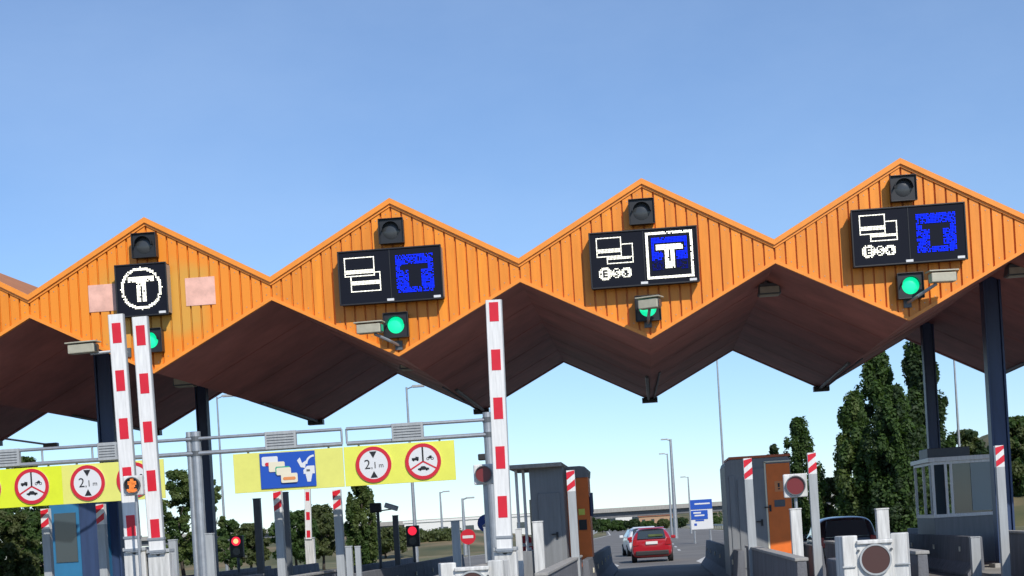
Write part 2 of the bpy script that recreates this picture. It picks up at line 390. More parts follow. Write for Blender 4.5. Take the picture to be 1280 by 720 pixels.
# LED bitmaps, drawn on a grid of cells (x right, y up, origin at the centre)
def rect_o(x0, y0, x1, y1, t=1):
    return {(x, y) for x in range(x0, x1 + 1) for y in range(y0, y1 + 1) if x < x0 + t or x > x1 - t or y < y0 + t or y > y1 - t}
def rect_f(x0, y0, x1, y1): return {(x, y) for x in range(x0, x1 + 1) for y in range(y0, y1 + 1)}
def sym_circle_t():
    c = {(x, y) for x in range(-20, 21) for y in range(-20, 21) if 12.9 <= math.hypot(x, y) <= 15.0}
    return c | rect_f(-9, 5, 9, 8) | rect_f(-3, -9, 3, 4) - {(0, y) for y in range(-9, 2)}
def coin(p): return p[1] < -2
def sym_cards(n):
    if n == 2: return rect_o(-13, 1, 8, 14) | rect_f(-12, 3, 7, 5) | (rect_o(-9, -10, 12, 3) - rect_f(-13, 1, 8, 3)) | rect_f(-9, -5, 11, -3)
    c = rect_o(-13, 4, 4, 17) | rect_f(-12, 7, 3, 9)
    c |= rect_o(-6, -1, 12, 12) - rect_f(-12, 4, 4, 12)
    c |= rect_f(-5, 2, 11, 3)
    for cx, r in ((-8, 4.6), (0, 3.6), (7, 3.8)):
        c |= {(x, y) for x in range(-16, 17) for y in range(-14, -1) if math.hypot(x - cx, y + 8) <= r}
    c -= rect_f(-9, -10, -9, -6) | rect_f(-8, -8, -7, -8) | rect_f(-8, -6, -7, -6) | rect_f(-8, -10, -7, -10)          # E
    c -= rect_f(-1, -6, 1, -6) | {(-1, -7), (0, -8), (1, -9)} | rect_f(-1, -10, 0, -10)                               # S
    c -= {(6, -7), (7, -7), (6, -8), (5, -9), (7, -9), (8, -9), (7, -10), (7, -8)}                                    # 4
    return c
def sym_blue_t():
    return rect_f(-13, -13, 13, 13) - rect_f(-9, 3, 9, 6) - rect_f(-4, -9, 4, 6)
rnd = random.Random(3)
def led_mesh(cells, cx, cz, pitch, y, m, drop=.04, fill=.86):
    mb = MB(); h = pitch * fill * .74 / 2
    for (i, j) in sorted(cells):
        if rnd.random() < drop: continue
        x, z = cx + i * pitch, cz + j * pitch
        hh = h * rnd.uniform(.85, 1.05)
        mb.add([(x - hh, y, z - hh), (x + hh, y, z - hh), (x + hh, y, z + hh), (x - hh, y, z + hh), (x - hh, y + .012, z - hh), (x + hh, y + .012, z - hh), (x + hh, y + .012, z + hh), (x - hh, y + .012, z + hh)],
               [(0, 1, 2, 3), (0, 4, 5, 1), (3, 2, 6, 7), (1, 5, 6, 2), (0, 3, 7, 4)], m)
    return mb
def display(px, py, w_, h_, kind, lb):
    p = at(px, py, YF); t = thing('lane_display', p, lb, 'led sign', 'LED displays on the canopy')
    mb = MB(); mb.box((0, -.20, 0), (w_, .28, h_), 'display_black')
    for s in (-1, 1):
        mb.box((s * (w_ / 2 + .005), -.345, 0), (.03, .035, h_ + .03), 'black_paint'); mb.box((0, -.345, s * (h_ / 2 + .005)), (w_ + .03, .035, .03), 'black_paint')
    if kind != 'round': mb.box((0, -.342, 0), (.02, .012, h_), 'black_paint')
    mb.build('cabinet', t, bevel=.006)
    mb = MB()
    for s in (-1, 1): mb.box((s * w_ * .3, -.03, 0), (.06, .06, h_ * .9), 'galvanised')
    mb.build('mounting_rail', t)
    mb = MB(); mb.box((w_ / 2 + .012, -.2, 0), (.012, .25, h_ * .94), 'galvanised')
    mb.build('side_strip', t)
    for xx in ((w_ / 2 - .1,) if kind == 'round' else (.0, w_ / 2 - .1)):
        mb = MB(); mb.box((xx - .02, -.355, -h_ / 2 + .04), (.15, .03, .05), 'sign_white'); mb.build('maker_plate', t)
    y = -.358; pt = .0305
    if kind == 'round':
        led_mesh(sym_circle_t(), 0, .03, pt * 1.02, y, 'led_white').build('led_symbol', t)
    else:
        xl, xr = -w_ * .25, w_ * .25
        sc = sym_cards(2 if kind == 'two' else 3); zo = .0 if kind == 'two' else -.05
        if kind == 'two': led_mesh(sc, xl - .03, zo, pt, y, 'led_white', .008).build('led_cards', t)
        else:
            led_mesh({q for q in sc if not coin(q)}, xl - .03, zo, pt, y, 'led_white', .008).build('led_cards', t)
            led_mesh({q for q in sc if coin(q)}, xl - .03, zo, pt, y, 'led_white', .02).build('led_coins', t)
        if kind == 'framed':
            c = rect_o(-16, -16, 16, 16, 2); tt = rect_f(-9, 4, 9, 7) | (rect_f(-3, -9, 3, 6) - rect_f(0, -4, 0, 7))
            led_mesh(c, xr - .02, .02, pt, y, 'led_white', .02, .95).build('led_frame', t); led_mesh(tt, xr - .02, .02, pt, y, 'led_white', .02, .95).build('led_letter', t)
            blue = rect_f(-12, -3, 12, 12) - rect_f(-10, 3, 10, 8) - rect_f(-4, -10, 4, 7)
            led_mesh(blue, xr - .02, .02, pt, y, 'led_blue', .04, .9).build('led_field', t)
            led_mesh(rect_f(-12, -10, 12, -4) - rect_f(-4, -10, 4, 7), xr - .02, .02, pt, y, 'led_blue_dim', .25, .7).build('led_field', t)
        else:
            led_mesh(sym_blue_t(), xr - .02, .01, pt, y, 'led_blue', .22, .88).build('led_field', t)
display(183, 365, 1.13, 1.12, 'round', 'square black display with a round white letter T on the left gable')
display(491, 347, 2.24, 1.14, 'two', 'black display with two white cards and a blue T square')
display(805, 325, 2.28, 1.17, 'framed', 'black display with cards, coins and white framed blue T')
display(1133, 297, 2.34, 1.18, 'coins', 'black display with cards, coins and unframed blue T at right')

def cctv(px, py, ybase, jx, jy, lb, L=.62, rz=90):
    """housing centre at px,py; wall joint at jx,jy"""
    j = at(jx, jy, YF); t = thing('cctv_camera', j, lb, 'security camera', 'beige cameras on arms under the displays')
    q = at(px, py, Y0 - .75) - j
    mb = MB(); mb.box((0, -.03, 0), (.16, .06, .2), 'dark_grey')
    mb.cyl((0, -.05, 0), (q.x * .25, -.45, q.z * .25 - .02), .035, 'galvanised', 8); mb.cyl((q.x * .25, -.45, q.z * .25 - .02), (q.x * .8, q.y, q.z - .12), .035, 'galvanised', 8)
    mb.build('arm', t)
    rot = Matrix.Rotation(R(rz), 3, 'Z')
    mb = MB(); mb.box(q, (.24, L * .88, .20), 'beige_housing', rot)
    o = mb.build('housing', t, bevel=.02)
    mb = MB(); mb.box(q + Vector((0, 0, .135)), (.31, L * .88 + .10, .03), 'beige_housing', rot); mb.build('sun_shield', t, bevel=.01)
    mb = MB(); mb.box(q + rot @ Vector((0, -L * .44 - .01, 0)), (.17, .02, .14), 'glass', rot); mb.build('window', t)
cctv(462, 411, 0, 499, 432, 'beige camera left of the green signal under the two card display', .60, 84)
cctv(812, 380, 0, 810, 404, 'beige camera hanging in front of the green signal, pointing at the lane', .50, 68)
cctv(1178, 347, 0, 1134, 379, 'beige camera right of the bright green signal at right', .60, 98)
cctv(104, 436, 0, 160, 441, 'beige camera left of the raised arms near the blue column', .72, 80)
# floodlights under the canopy
def flood(px, py, Y, lb, s=1.0, z_up=.5):
    p = at(px, py, Y); t = thing('floodlight', p, lb, 'floodlight', 'floodlights hung under the canopy')
    mb = MB(); mb.prism([(-.24 * s, -.11 * s), (.24 * s, -.11 * s), (.20 * s, .11 * s), (-.20 * s, .11 * s)], -.2 * s, .2 * s, 'dark_grey'); mb.build('housing', t, bevel=.01)
    mb = MB(); mb.box((0, -.21 * s, -.03), (.4 * s, .02, .13 * s), 'beige_housing'); mb.box((0, 0, -.125 * s), (.40 * s, .3 * s, .02), 'beige_housing'); mb.build('glass_cover', t)
    mb = MB(); mb.cyl((0, 0, .1 * s), (0, 0, z_up), .025, 'galvanised', 8); mb.build('hanger', t)
flood(961, 362, 37.5, 'floodlight hung under the ridge between the two right displays', 1.1, .72)
flood(1271, 338, 37.5, 'floodlight hung under the canopy at the right edge', 1.1, .7)
flood(514, 455, 41.5, 'dark floodlight hung just behind the tip of the two card gable', 1.2, .95)
flood(232, 476, 41.0, 'dark floodlight hung behind the left display gable beside the thin column', 1.2, 1.4)

# ------------------------------------------------------------ islands
IX = [-13.488, -7.988, -2.488, 3.012, 8.512]
where = ['far left', 'left', 'centre', 'right', 'far right']
def jersey_profile(s): return [(s * .30, 0), (s * .30, .08), (s * .14, .30), (s * .08, .92), (-s * .08, .92), (-s * .10, 0)]
for xi, wh in zip(IX, where):
    # kerbed slab
    mb = MB(); y0, y1 = 22.6, 61
    pl = [(xi - .85, y0), (xi + .85, y0), (xi + 1.1, y0 + 3), (xi + 1.1, y1 - 2), (xi + .5, y1), (xi - .5, y1), (xi - 1.1, y1 - 2), (xi - 1.1, y0 + 3)]
    k = len(pl); mb.add([(x, y, 0) for x, y in pl] + [(x, y, .14) for x, y in pl], [tuple(range(k, 2 * k))] + [(i, (i + 1) % k, k + (i + 1) % k, k + i) for i in range(k)], 'kerb_concrete')
    tag(mb.build('traffic_island', bevel=.02), 'raised concrete traffic island at %s with kerb' % wh, None, None, 'structure')
    # near walls with light coping, joints every 2.5 m
    for s, sd in ((-1, 'left'), (1, 'right')):
        t = thing('concrete_wall', (xi + s * .86, 23.4, .14), 'low concrete wall with pale coping on the %s side of the %s island' % (sd, wh), 'wall', 'low walls along the toll islands')
        L = 12.2
        mb = MB(); nseg = 5
        for i in range(nseg):
            a, b_ = i * L / nseg + .012, (i + 1) * L / nseg - .012
            pr = [(-.09, 0), (.09, 0), (.07, .90), (-.07, .90)]
            mb.prism(pr, a, b_, 'dark_concrete')
        mb.build('wall_face', t, bevel=.012)
        mb = MB(); mb.box((0, L / 2, .925), (.2, L, .05), 'concrete'); mb.build('coping', t, bevel=.01)
        # rear jersey barrier beside the lane
        t = thing('jersey_barrier', (xi + s * .92, 38, .0), 'dark jersey barrier along the %s side of the %s island beyond the booth' % (sd, wh), 'barrier', 'jersey barriers along the rear of the islands')
        mb = MB(); nseg = 6; L = 21.5
        for i in range(nseg):
            mb.prism([(s * x, z) for x, z in [(.30, .0), (.30, .08), (.12, .32), (.06, .93), (-.08, .93), (-.10, .0)]][::s], i * L / nseg + .01, (i + 1) * L / nseg - .01, 'dark_concrete')
        mb.build('barrier_face', t, bevel=.015)
        mb = MB()
        for i in range(nseg): mb.box((s * .115, (i + .5) * L / nseg, .62), (.03, .08, .12), 'sign_cream')
        mb.build('reflector_studs', t)
# nose crash boxes
for i, (xi, wh, lb) in enumerate(zip(IX, where, ['', 'weathered pale box with dark round lamp in front of the pair of raised arms', 'white crash box with round brown lamp in front of the centre arm', 'white crash box with round dark lamp and scuffed side panels at right', ''])):
    if not lb: continue
    t = thing('crash_box', (xi + .0, 22.1, 0), lb, 'crash barrier', 'island nose boxes with round lamps')
    hh = (1.22, 1.33, 1.38)[i - 1]; mm = 'concrete' if i == 1 else 'dirty_white'
    mb = MB(); mb.box((0, 0, hh / 2 - .03), (.48, .16, hh - .06), mm)
    mb.box((0, -.1, hh - .09), (.48, .05, .05), mm); mb.build('centre_plate', t, bevel=.01)
    for s in (-1, 1):
        mb = MB(); rot = Matrix.Rotation(R(-14 * s), 3, 'Z')
        mb.box((s * .36, .06, hh / 2 + .01), (.22, .30, hh), mm, rot)
        mb.box((s * .36, -.11, hh * .7), (.20, .03, .03), 'grey_paint', rot)
        mb.build('side_panel', t, bevel=.015)
    mb = MB(); c = (0, hh - .33); mb.ring(c, .215, .19, -.13, -.08, 'grey_paint'); disc(mb, c, .19, -.12, -.08, 'reflector_dark'); mb.build('round_lamp', t)
    mb = MB()
    for z in (hh - .2, .55):
        for s in (-1, 1): mb.cyl((s * .22, -.085, z), (s * .22, -.105, z), .018, 'dark_grey', 8)
    mb.build('bolts', t)
    mb = MB(); mb.box((0, 1.0, .55), (.9, 1.6, 1.0), 'dark_concrete'); mb.build('rear_block', t, bevel=.03)

# height-gauge posts with striped caps
def gpost(px, py, lb, Y=33.6, wd=.17, dirn=1, dark=False, col='grey_paint'):
    p = at(px, py, Y); t = thing('striped_post', (p.x, Y, .14), lb, 'post', 'grey square posts with red and white striped caps')
    H = p.z - .14; cap = .44
    mb = MB(); mb.box((0, 0, (H - cap) / 2), (wd, wd, H - cap), col); mb.build('shaft', t, bevel=.006)
    mb = MB(); z0 = H - cap
    mb.box((0, .0, z0 + cap / 2), (wd, wd, cap), 'white_paint')
    for a, b_ in ((-.02, .12), (.24, .40)):       # diagonal film
        h = .13
        lo = lambda z: min(max(z, .004), cap - .004)
        if dirn > 0: q = [(-wd / 2, z0 + lo(a)), (wd / 2, z0 + lo(a + h)), (wd / 2, z0 + lo(b_ + h)), (-wd / 2, z0 + lo(b_))]
        else: q = [(-wd / 2, z0 + lo(a + h)), (wd / 2, z0 + lo(a)), (wd / 2, z0 + lo(b_)), (-wd / 2, z0 + lo(b_ + h))]
        mb.prism(q, -wd / 2 - .004, -wd / 2 - .001, 'red_film')
    mb.build('striped_cap', t)
    mb = MB(); mb.box((0, 0, .015), (wd + .12, wd + .12, .03), 'galvanised'); mb.build('base_plate', t)
gpost(713, 588, 'striped post in front of the orange pay cabinet of the centre island')
gpost(934, 573, 'striped post left of the grey and orange booth door at right')
gpost(1014, 566, 'striped post right of the round red lamp near the parked dark car')
gpost(1248, 557, 'striped post beside the blue column at the right edge')
gpost(347, 614, 'striped post under the blue payment sign')
gpost(421, 612, 'striped post under the seam between the two yellow panels')
gpost(57, 636, 'striped post under the left yellow panel beside the blue booth')
gpost(126, 630, 'striped post under the left height limit sign')

# plain grey bollards and small posts on the islands
def bollard(px, py, Y, wd, m, lb, name='bollard'):
    p = at(px, py, Y); t = thing(name, (p.x, Y, .0), lb, 'bollard', 'plain square bollards on the islands')
    mb = MB(); mb.box((0, 0, p.z / 2), (wd, wd, p.z), m); mb.build('shaft', t, bevel=.008)
    mb = MB(); mb.box((0, 0, p.z + .012), (wd * 1.1, wd * 1.1, .024), m); mb.build('cap', t, bevel=.004)
bollard(672, 653, 30, .19, 'dirty_white', 'pale square bollard in front of the grey booth of the centre island')
bollard(648, 662, 31, .12, 'dirty_white', 'slim pale bollard close to the right of the centre raised arm')
bollard(569, 652, 34, .17, 'grey_paint', 'grey bollard left of the centre raised arm')
bollard(608, 660, 34, .12, 'grey_paint', 'grey bollard just behind the centre raised arm')
bollard(1102, 637, 27, .20, 'dirty_white', 'pale square bollard right behind the right crash box')
bollard(994, 637, 30, .20, 'dirty_white', 'pale square bollard under the round red lamp')
bollard(262, 668, 30, .15, 'grey_paint', 'grey bollard right of the grey gantry post')
bollard(436, 684, 30, .12, 'grey_paint', 'left one of two grey bollards near the leafy tree', )
bollard(447, 684, 30, .10, 'grey_paint', 'right one of two grey bollards near the leafy tree')
bollard(216, 676, 27, .13, 'grey_paint', 'grey bollard close to the right raised arm of the pair')
bollard(321, 624, 44, .19, 'dark_grey', 'tall dark bollard left of the striped post under the payment sign')
bollard(356, 616, 40, .16, 'dark_grey', 'dark post just behind the striped post under the payment sign')
bollard(494, 645, 48, .16, 'dark_grey', 'dark bollard beside the far red traffic light')
bollard(1218, 672, 36, .20, 'grey_paint', 'grey bollard under the glazed booth at the far right')

# round lamps on posts
def round_lamp(px, py, Y, lit, r, lb, thin=False):
    p = at(px, py, Y); t = thing('round_signal', (p.x, Y, .14), lb, 'signal lamp', 'round lamps beside the raised arms'); h = p.z - .14
    mb = MB(); mb.cyl((0, .08, 0), (0, .08, h), .02 if thin else .035, 'galvanised', 10); mb.build('pole', t)
    s = r * 1.25
    mb = MB(); mb.box((0, 0, h), (s * 2, .1, s * 2), 'dirty_white'); mb.build('backing', t, bevel=.02)
    mb = MB(); mb.ring((0, h), r * 1.05, r * .95, -.10, -.05, 'dark_grey'); disc(mb, (0, h), r * .95, -.065, -.05, 'black_paint' if lit else 'reflector_red')
    mb.build('lens', t)
    if lit:
        mb = MB()
        led = rect_f(-1, -5, 1, 5) | rect_f(-2, -2, 2, 2) | rect_f(-4, -5, -2, -3) | rect_f(2, -5, 4, -3) | rect_f(-3, 1, 3, 3)
        led_mesh(led, 0, h, .019, -.08, 'lamp_amber', .1, .9).build('lit_figure', t)
round_lamp(167, 607, 23.5, 1, .12, 'round lamp with lit orange figure between the pair of raised arms', True)
round_lamp(605, 593, 24.4, 0, .125, 'round brown red lamp on white plate left of the centre raised arm')
round_lamp(994, 607, 31.0, 0, .18, 'round dark red lamp on white post right of the orange door')

# raised barrier arms
def arm(p_top, p_bot, Y, wd, reds, lb, clamps=True, name='barrier_arm'):
    a, b_ = at(*p_top, Y), at(*p_bot, Y)
    base = Vector((b_.x, Y, .0)); t = thing(name, base, lb, 'barrier', 'raised red and white barrier arms')
    d = (a - b_); L = d.length; d.normalize(); side = Vector((d.z, 0, -d.x))
    o = b_ - base
    def q(s, u): return o + d * s + side * u
    mb = MB(); hw = wd / 2
    def slab(s0, s1, u0, u1, y0, y1, m):
        c = [q(s0, u0), q(s0, u1), q(s1, u1), q(s1, u0)]
        mb.prism([(v.x, v.z) for v in c], y0, y1, m)
    slab(0, L, -hw, hw, -.03, .03, 'white_paint')
    slab(0.002, L - .002, hw, hw + .012, -.034, .034, 'grey_paint')
    slab(0.002, L - .002, -hw - .008, -hw, -.034, .034, 'grey_paint')
    for (s0, s1) in reds: slab(L * s0, L * s1, -hw * .62, hw * .62, -.034, -.031, 'red_film')
    mb.build('boom', t)
    if clamps:
        mb = MB()
        for s in (.02, .21): slab(s, s + .035, -hw - .02, hw + .02, -.05, .05, 'galvanised')
        slab(-.16, .42, -hw * .55, hw * .55, .034, .10, 'galvanised')
        mb.build('clamp', t)
    mb = MB(); hz = o.z
    mb.box((0, .16, (hz + .1) / 2), (wd * 1.5, .26, hz - .1), 'dirty_white'); mb.box((0, .16, hz + .04), (wd * 1.6, .3, .06), 'grey_paint'); mb.cyl((0, .03, hz), (0, .2, hz), .05, 'galvanised', 12)
    mb.build('motor_cabinet', t, bevel=.012)
    return t
def spaced(y0, y1, marks): return [((y1 - b_) / (y1 - y0), (y1 - a) / (y1 - y0)) for a, b_ in marks]
arm((617, 375), (631, 690), 24, .225, spaced(375, 690, [(378, 402), (437, 463), (497, 524), (558, 586), (620, 647)]), 'single raised red and white arm at the centre of the toll plaza')
arm((145, 393), (167, 690), 24, .225, spaced(393, 690, [(404, 429), (463, 489), (523, 549), (584, 610), (644, 670)]), 'left one of the pair of raised red and white arms')
arm((175, 396), (197, 692), 24, .225, spaced(396, 692, [(407, 432), (467, 492), (527, 553), (588, 614), (649, 674)]), 'right one of the pair of raised red and white arms')
arm((384, 600), (386, 674), 63, .24, spaced(600, 674, [(615, 626), (640, 650), (663, 672)]), 'small distant raised arm seen under the payment sign', False)

# ------------------------------------------------------------ gantry with yellow panels
YG = 32.0
pxm = F / YG
def gz(py, px): return at(px, py, YG)
gan = thing('sign_gantry', (0, YG, 0), 'grey pipe gantry carrying yellow panels over the left toll lanes', 'gantry')
zt = at(450, 535, YG).z; zl = at(450, 553.5, YG).z
xL = -24.0; xR = at(609, 560, YG).x; xs = at(431, 560, YG).x; xP = at(244, 600, YG).x
for (a, b_) in ((xL, xP), (xP, xs - .05), (xs + .05, xR)):
    mb = MB(); mb.cyl((a, 0, zt), (b_, 0, zt), .035, 'galvanised', 10); mb.cyl((a, 0, zl), (b_, 0, zl), .045, 'galvanised', 10)
    nn = max(2, int((b_ - a) / 1.05))
    for i in range(nn + 1):
        x = a + (b_ - a) * i / nn; mb.cyl((x, 0, zl), (x, 0, zt), .022, 'galvanised', 8)
    mb.build('rail', gan)
for x, r in ((xP - .09, .06), (xP + .05, .10), (xR + .03, .09), (-24.0, .10)):
    mb = MB(); mb.cyl((x, .05, 0), (x, .05, zt + .15), r, 'galvanised', 14); mb.box((x, .05, .17), (.4, .4, .03), 'galvanised')
    for z in (zt, zl): mb.cyl((x, .05, z - .05), (x, .05, z + .05), r + .012, 'dark_grey', 14)
    mb.build('post', gan)
for px in (-20, 6, 135, 352, 511):
    c = at(px, 560, YG).x
    mb = MB(); mb.box((c, -.02, (zt + zl) / 2 + .01), (.64 if px != 135 else .4, .12, zt - zl + .06), 'grey_paint')
    for i in range(5): mb.box((c, -.085, zl + .05 + i * .055), (.56 if px != 135 else .34, .012, .012), 'dark_grey')
    mb.build('equipment_box', gan, bevel=.006)
zp1 = zl - .07; zp0 = zp1 - .80
def panel(xa, xb, m, lb):
    mb = MB(); mb.box2((xa, -.05, zp0), (xb, -.02, zp1), m)
    for z in (zp0 + .12, zp1 - .12): mb.box2((xa + .02, -.02, z - .03), (xb - .02, .02, z + .03), 'galvanised')
    for x in (xa + .3, xb - .3): mb.box2((x - .02, .02, zp0 + .1), (x + .02, .05, zl), 'galvanised')
    tag(mb.build('panel', gan, bevel=.004), lb)
pX = lambda px: at(px, 590, YG).x
panel(pX(-95), pX(-2) , 'panel_pale', 'pale yellow panel at the left end')
panel(pX(-2), pX(78), 'panel_vivid', 'vivid yellow green panel at left')
panel(pX(78), pX(206), 'panel_pale', 'pale yellow panel behind the pair of arms')
panel(pX(293), pX(431) - .01, 'panel_pale', 'pale yellow panel carrying the blue payment sign')
panel(pX(431) + .01, pX(570), 'panel_yellow', 'yellow panel carrying the two round signs')
zc = (zp0 + zp1) / 2 + .01
def round_sign(px, kind, lb):
    x = at(px, 585, YG).x; t = thing('round_sign', (x, YG - .055, zc), lb, 'traffic sign', 'round red ringed signs on the yellow panels'); r = .365
    mb = MB(); disc(mb, (0, 0), r, -.02, 0, 'sign_white', 40); mb.build('plate', t)
    mb = MB(); mb.ring((0, 0), r, r * .80, -.0245, -.0205, 'sign_red', 40); mb.build('red_ring', t)
    mb = MB(); y = -.024
    if kind == 'height':
        for s in (-1, 1): mb.prism([(0, s * .13), (.075, s * .265), (-.075, s * .265)][::-s], y, y + .003, 'sign_black')
        text_mb(mb, '2', -.125, 0, .19, y - .001, 'sign_black'); text_mb(mb, ',1', .01, -.02, .13, y - .001, 'sign_black'); text_mb(mb, 'm', .155, -.025, .095, y - .001, 'sign_black')
    else:
        for a in (90, 210, 330):
            ca, sa = math.cos(R(a)), math.sin(R(a)); L = r * .8; h = .016
            mb.prism([(h * sa, -h * ca), (L * ca + h * sa, L * sa - h * ca), (L * ca - h * sa, L * sa + h * ca), (-h * sa, h * ca)], y, y + .003, 'sign_red' if a != 90 else 'sign_black')
        # lorry, motorcycle, car pictograms
        mb.prism([(-.225, .03), (-.085, .03), (-.085, .095), (-.15, .105), (-.15, .08), (-.225, .08)], y, y + .003, 'sign_black'); disc(mb, (-.19, .03), .018, y, y + .002, 'sign_black', 10); disc(mb, (-.11, .03), .018, y, y + .002, 'sign_black', 10)
        for xx in (.10, .19): mb.ring((xx, .05), .03, .018, y, y + .003, 'sign_black', 12)
        mb.prism([(.10, .06), (.17, .05), (.185, .10), (.15, .115), (.11, .085)], y, y + .003, 'sign_black')
        mb.prism([(-.115, -.17), (.115, -.17), (.115, -.135), (.06, -.125), (.03, -.095), (-.04, -.095), (-.07, -.13), (-.115, -.14)], y, y + .003, 'sign_black')
        for xx in (-.065, .065): disc(mb, (xx, -.17), .02, y, y + .0025, 'sign_black', 10)
    mb.build('pictogram', t)
round_sign(468, 'height', 'round height limit sign reading 2,1 m on the right yellow panel')
round_sign(530, 'three', 'round sign with three pictograms right of the height limit sign')
round_sign(110, 'height', 'round height limit sign reading 2,1 m left of the pair of arms')
round_sign(40, 'three', 'round sign with three pictograms on the vivid yellow panel')
round_sign(168, 'three', 'round sign half hidden behind the pair of raised arms')
round_sign(-20, 'height', 'round red ringed sign cut by the left edge of the photo')
# blue payment sign
x = at(361, 590, YG).x
t = thing('payment_sign', (x, YG - .055, zc), 'blue sign with stacked bank cards and a paying hand on the yellow panel', 'traffic sign')
mb = MB(); mb.box2((-.57, -.02, -.355), (.57, 0, .365), 'sign_blue'); mb.build('plate', t, bevel=.006)
mb = MB(); y = -.026
def rbox(cx, cz, w_, h_, m, yy):
    mb.prism([(cx - w_ / 2, cz - h_ / 2 + .02), (cx - w_ / 2 + .02, cz - h_ / 2), (cx + w_ / 2 - .02, cz - h_ / 2), (cx + w_ / 2, cz - h_ / 2 + .02), (cx + w_ / 2, cz + h_ / 2 - .02), (cx + w_ / 2 - .02, cz + h_ / 2), (cx - w_ / 2 + .02, cz + h_ / 2), (cx - w_ / 2, cz + h_ / 2 - .02)], yy, yy + .005, m)
rbox(-.36, .20, .33, .19, 'sign_white', y); rbox(-.41, .14, .10, .07, 'sign_red', y - .006)
rbox(-.22, .08, .33, .20, 'sign_cream', y - .012); rbox(-.10, .0, .30, .16, 'sign_green', y - .018); rbox(-.08, -.02, .30, .15, 'sign_cream', y - .024)
rbox(.03, -.16, .34, .19, 'sign_cream', y - .030); rbox(.03, -.17, .26, .06, 'sign_orange', y - .036)
mb.build('card_pictogram', t)
mb = MB()
mb.prism([(.20, .18), (.26, .24), (.30, .12), (.38, .17), (.36, .02), (.27, .04)], y, y + .005, 'sign_white')
for k in range(7):
    a, b_ = math.pi * (.5 + k / 14), math.pi * (.5 + (k + 1) / 14); c = (.55, .10)
    mb.prism([(c[0] + .14 * math.cos(a), c[1] + .14 * math.sin(a)), (c[0] + .18 * math.cos(a), c[1] + .18 * math.sin(a)), (c[0] + .18 * math.cos(b_), c[1] + .18 * math.sin(b_)), (c[0] + .14 * math.cos(b_), c[1] + .14 * math.sin(b_))][::-1], y, y + .005, 'sign_white')
mb.prism([(.32, -.10), (.55, -.10), (.55, .06), (.40, .06), (.32, -.02)], y, y + .006, 'sign_white'); mb.prism([(.39, -.26), (.46, -.26), (.50, -.10), (.36, -.10)], y, y + .005, 'sign_white'); mb.box((.42, y - .004, -.03), (.07, .004, .04), 'dark_grey')
mb.build('hand_pictogram', t)

# ------------------------------------------------------------ booths
def door(t, x, z0, w_, h_, y, m, hx, name='door', hz=None):
    mb = MB(); mb.box((x, y, z0 + h_ / 2), (w_, .03, h_), m); d = mb.build(name, t, bevel=.006)
    mb = MB(); hz = hz or z0 + 1.05
    mb.box((hx, y - .035, hz), (.05, .04, .16), 'plastic_dark'); mb.box((hx - .06, y - .06, hz + .03), (.16, .02, .03), 'plastic_dark'); mb.build('handle', d)
    return d
# right island booth
a = at(905, 575, 40); b_ = at(987, 572, 40); w_ = b_.x - a.x; H = a.z
t = thing('toll_booth', (a.x, 40, .14), 'grey booth with bright orange pay door right of the open lane', 'toll booth', 'booths on the toll islands')
h = H - .14
mb = MB(); mb.prism([(0, 0), (w_, 0), (w_, h - .06), (w_ - .06, h), (.14, h), (.04, h - .05), (0, h - .16)], 0, 2.6, 'booth_grey'); mb.build('cabin', t, bevel=.01)
mb = MB(); mb.box((w_ / 2 + .06, 1.3, h + .03), (w_ - .1, 2.7, .06), 'rust_patch'); mb.build('roof', t, bevel=.01)
door(t, .80, .2, .36, 2.55, -.018, 'booth_grey', .84, hz=1.55 - .14)
mb = MB(); mb.box((.42, -.015, 1.4), (.26, .03, 2.2), 'booth_grey'); mb.box((.16, -.015, 1.4), (.14, .03, 2.4), 'booth_grey'); mb.build('side_panel', t, bevel=.006)
d = door(t, 1.30, .1, .58, 2.75, -.022, 'booth_orange', 1.06, 'orange_door', hz=1.75)
mb = MB(); mb.box((1.30, -.045, 2.28), (.20, .012, .26), 'sign_orange'); mb.box((1.30, -.052, 2.31), (.05, .006, .10), 'sign_black'); mb.box((1.30, -.052, 2.22), (.05, .006, .03), 'sign_black'); mb.build('warning_notice', d)
mb = MB(); mb.box((1.30, -.045, 1.86), (.26, .02, .17), 'dark_grey'); mb.build('card_slot', d)
mb = MB(); mb.box((.985, -.03, 1.5), (.04, .03, 2.8), 'sign_cream'); mb.box((1.3, -.03, 2.9), (.66, .03, .035), 'sign_cream'); mb.build('door_frame', t)
# left (centre island) booth
a = at(661, 590, 39.5); b_ = at(703, 590, 39.5); top = at(690, 578, 39.5).z
t = thing('toll_booth', (a.x, 39.5, .14), 'grey booth with flat overhanging roof left of the open lane', 'toll booth', 'booths on the toll islands')
w_ = b_.x - a.x; h = top - .14 - .12
mb = MB(); mb.box((w_ / 2, 1.3, h / 2), (w_, 2.6, h), 'booth_grey'); mb.build('cabin', t, bevel=.01)
ov = a.x - at(638, 580, 39.5).x
mb = MB(); mb.box(((w_ - ov) / 2 - .02, 1.2, h + .05), (w_ + ov + .06, 3.2, .10), 'concrete'); mb.build('roof', t, bevel=.01)
door(t, w_ * .55, .15, .55, 2.3, -.018, 'booth_grey', w_ * .55 + .16, hz=1.4)
mb = MB()
for xx in (-ov + .09, -ov + .27): mb.box((xx, .4, h / 2), (.07, .08, h), 'white_paint')
mb.box((-ov * .5 + .08, .4, 1.1), (ov - .3, .06, .07), 'white_paint'); mb.build('window_frame', t, bevel=.005)
mb = MB(); mb.box((-ov / 2 + .08, 1.2, .55), (ov - .16, 2.2, 1.0), 'booth_grey'); mb.build('counter', t, bevel=.01)
mb = MB(); mb.box((-ov + .42, 1.9, 1.75), (.30, .03, 1.2), 'glass'); mb.build('window', t)
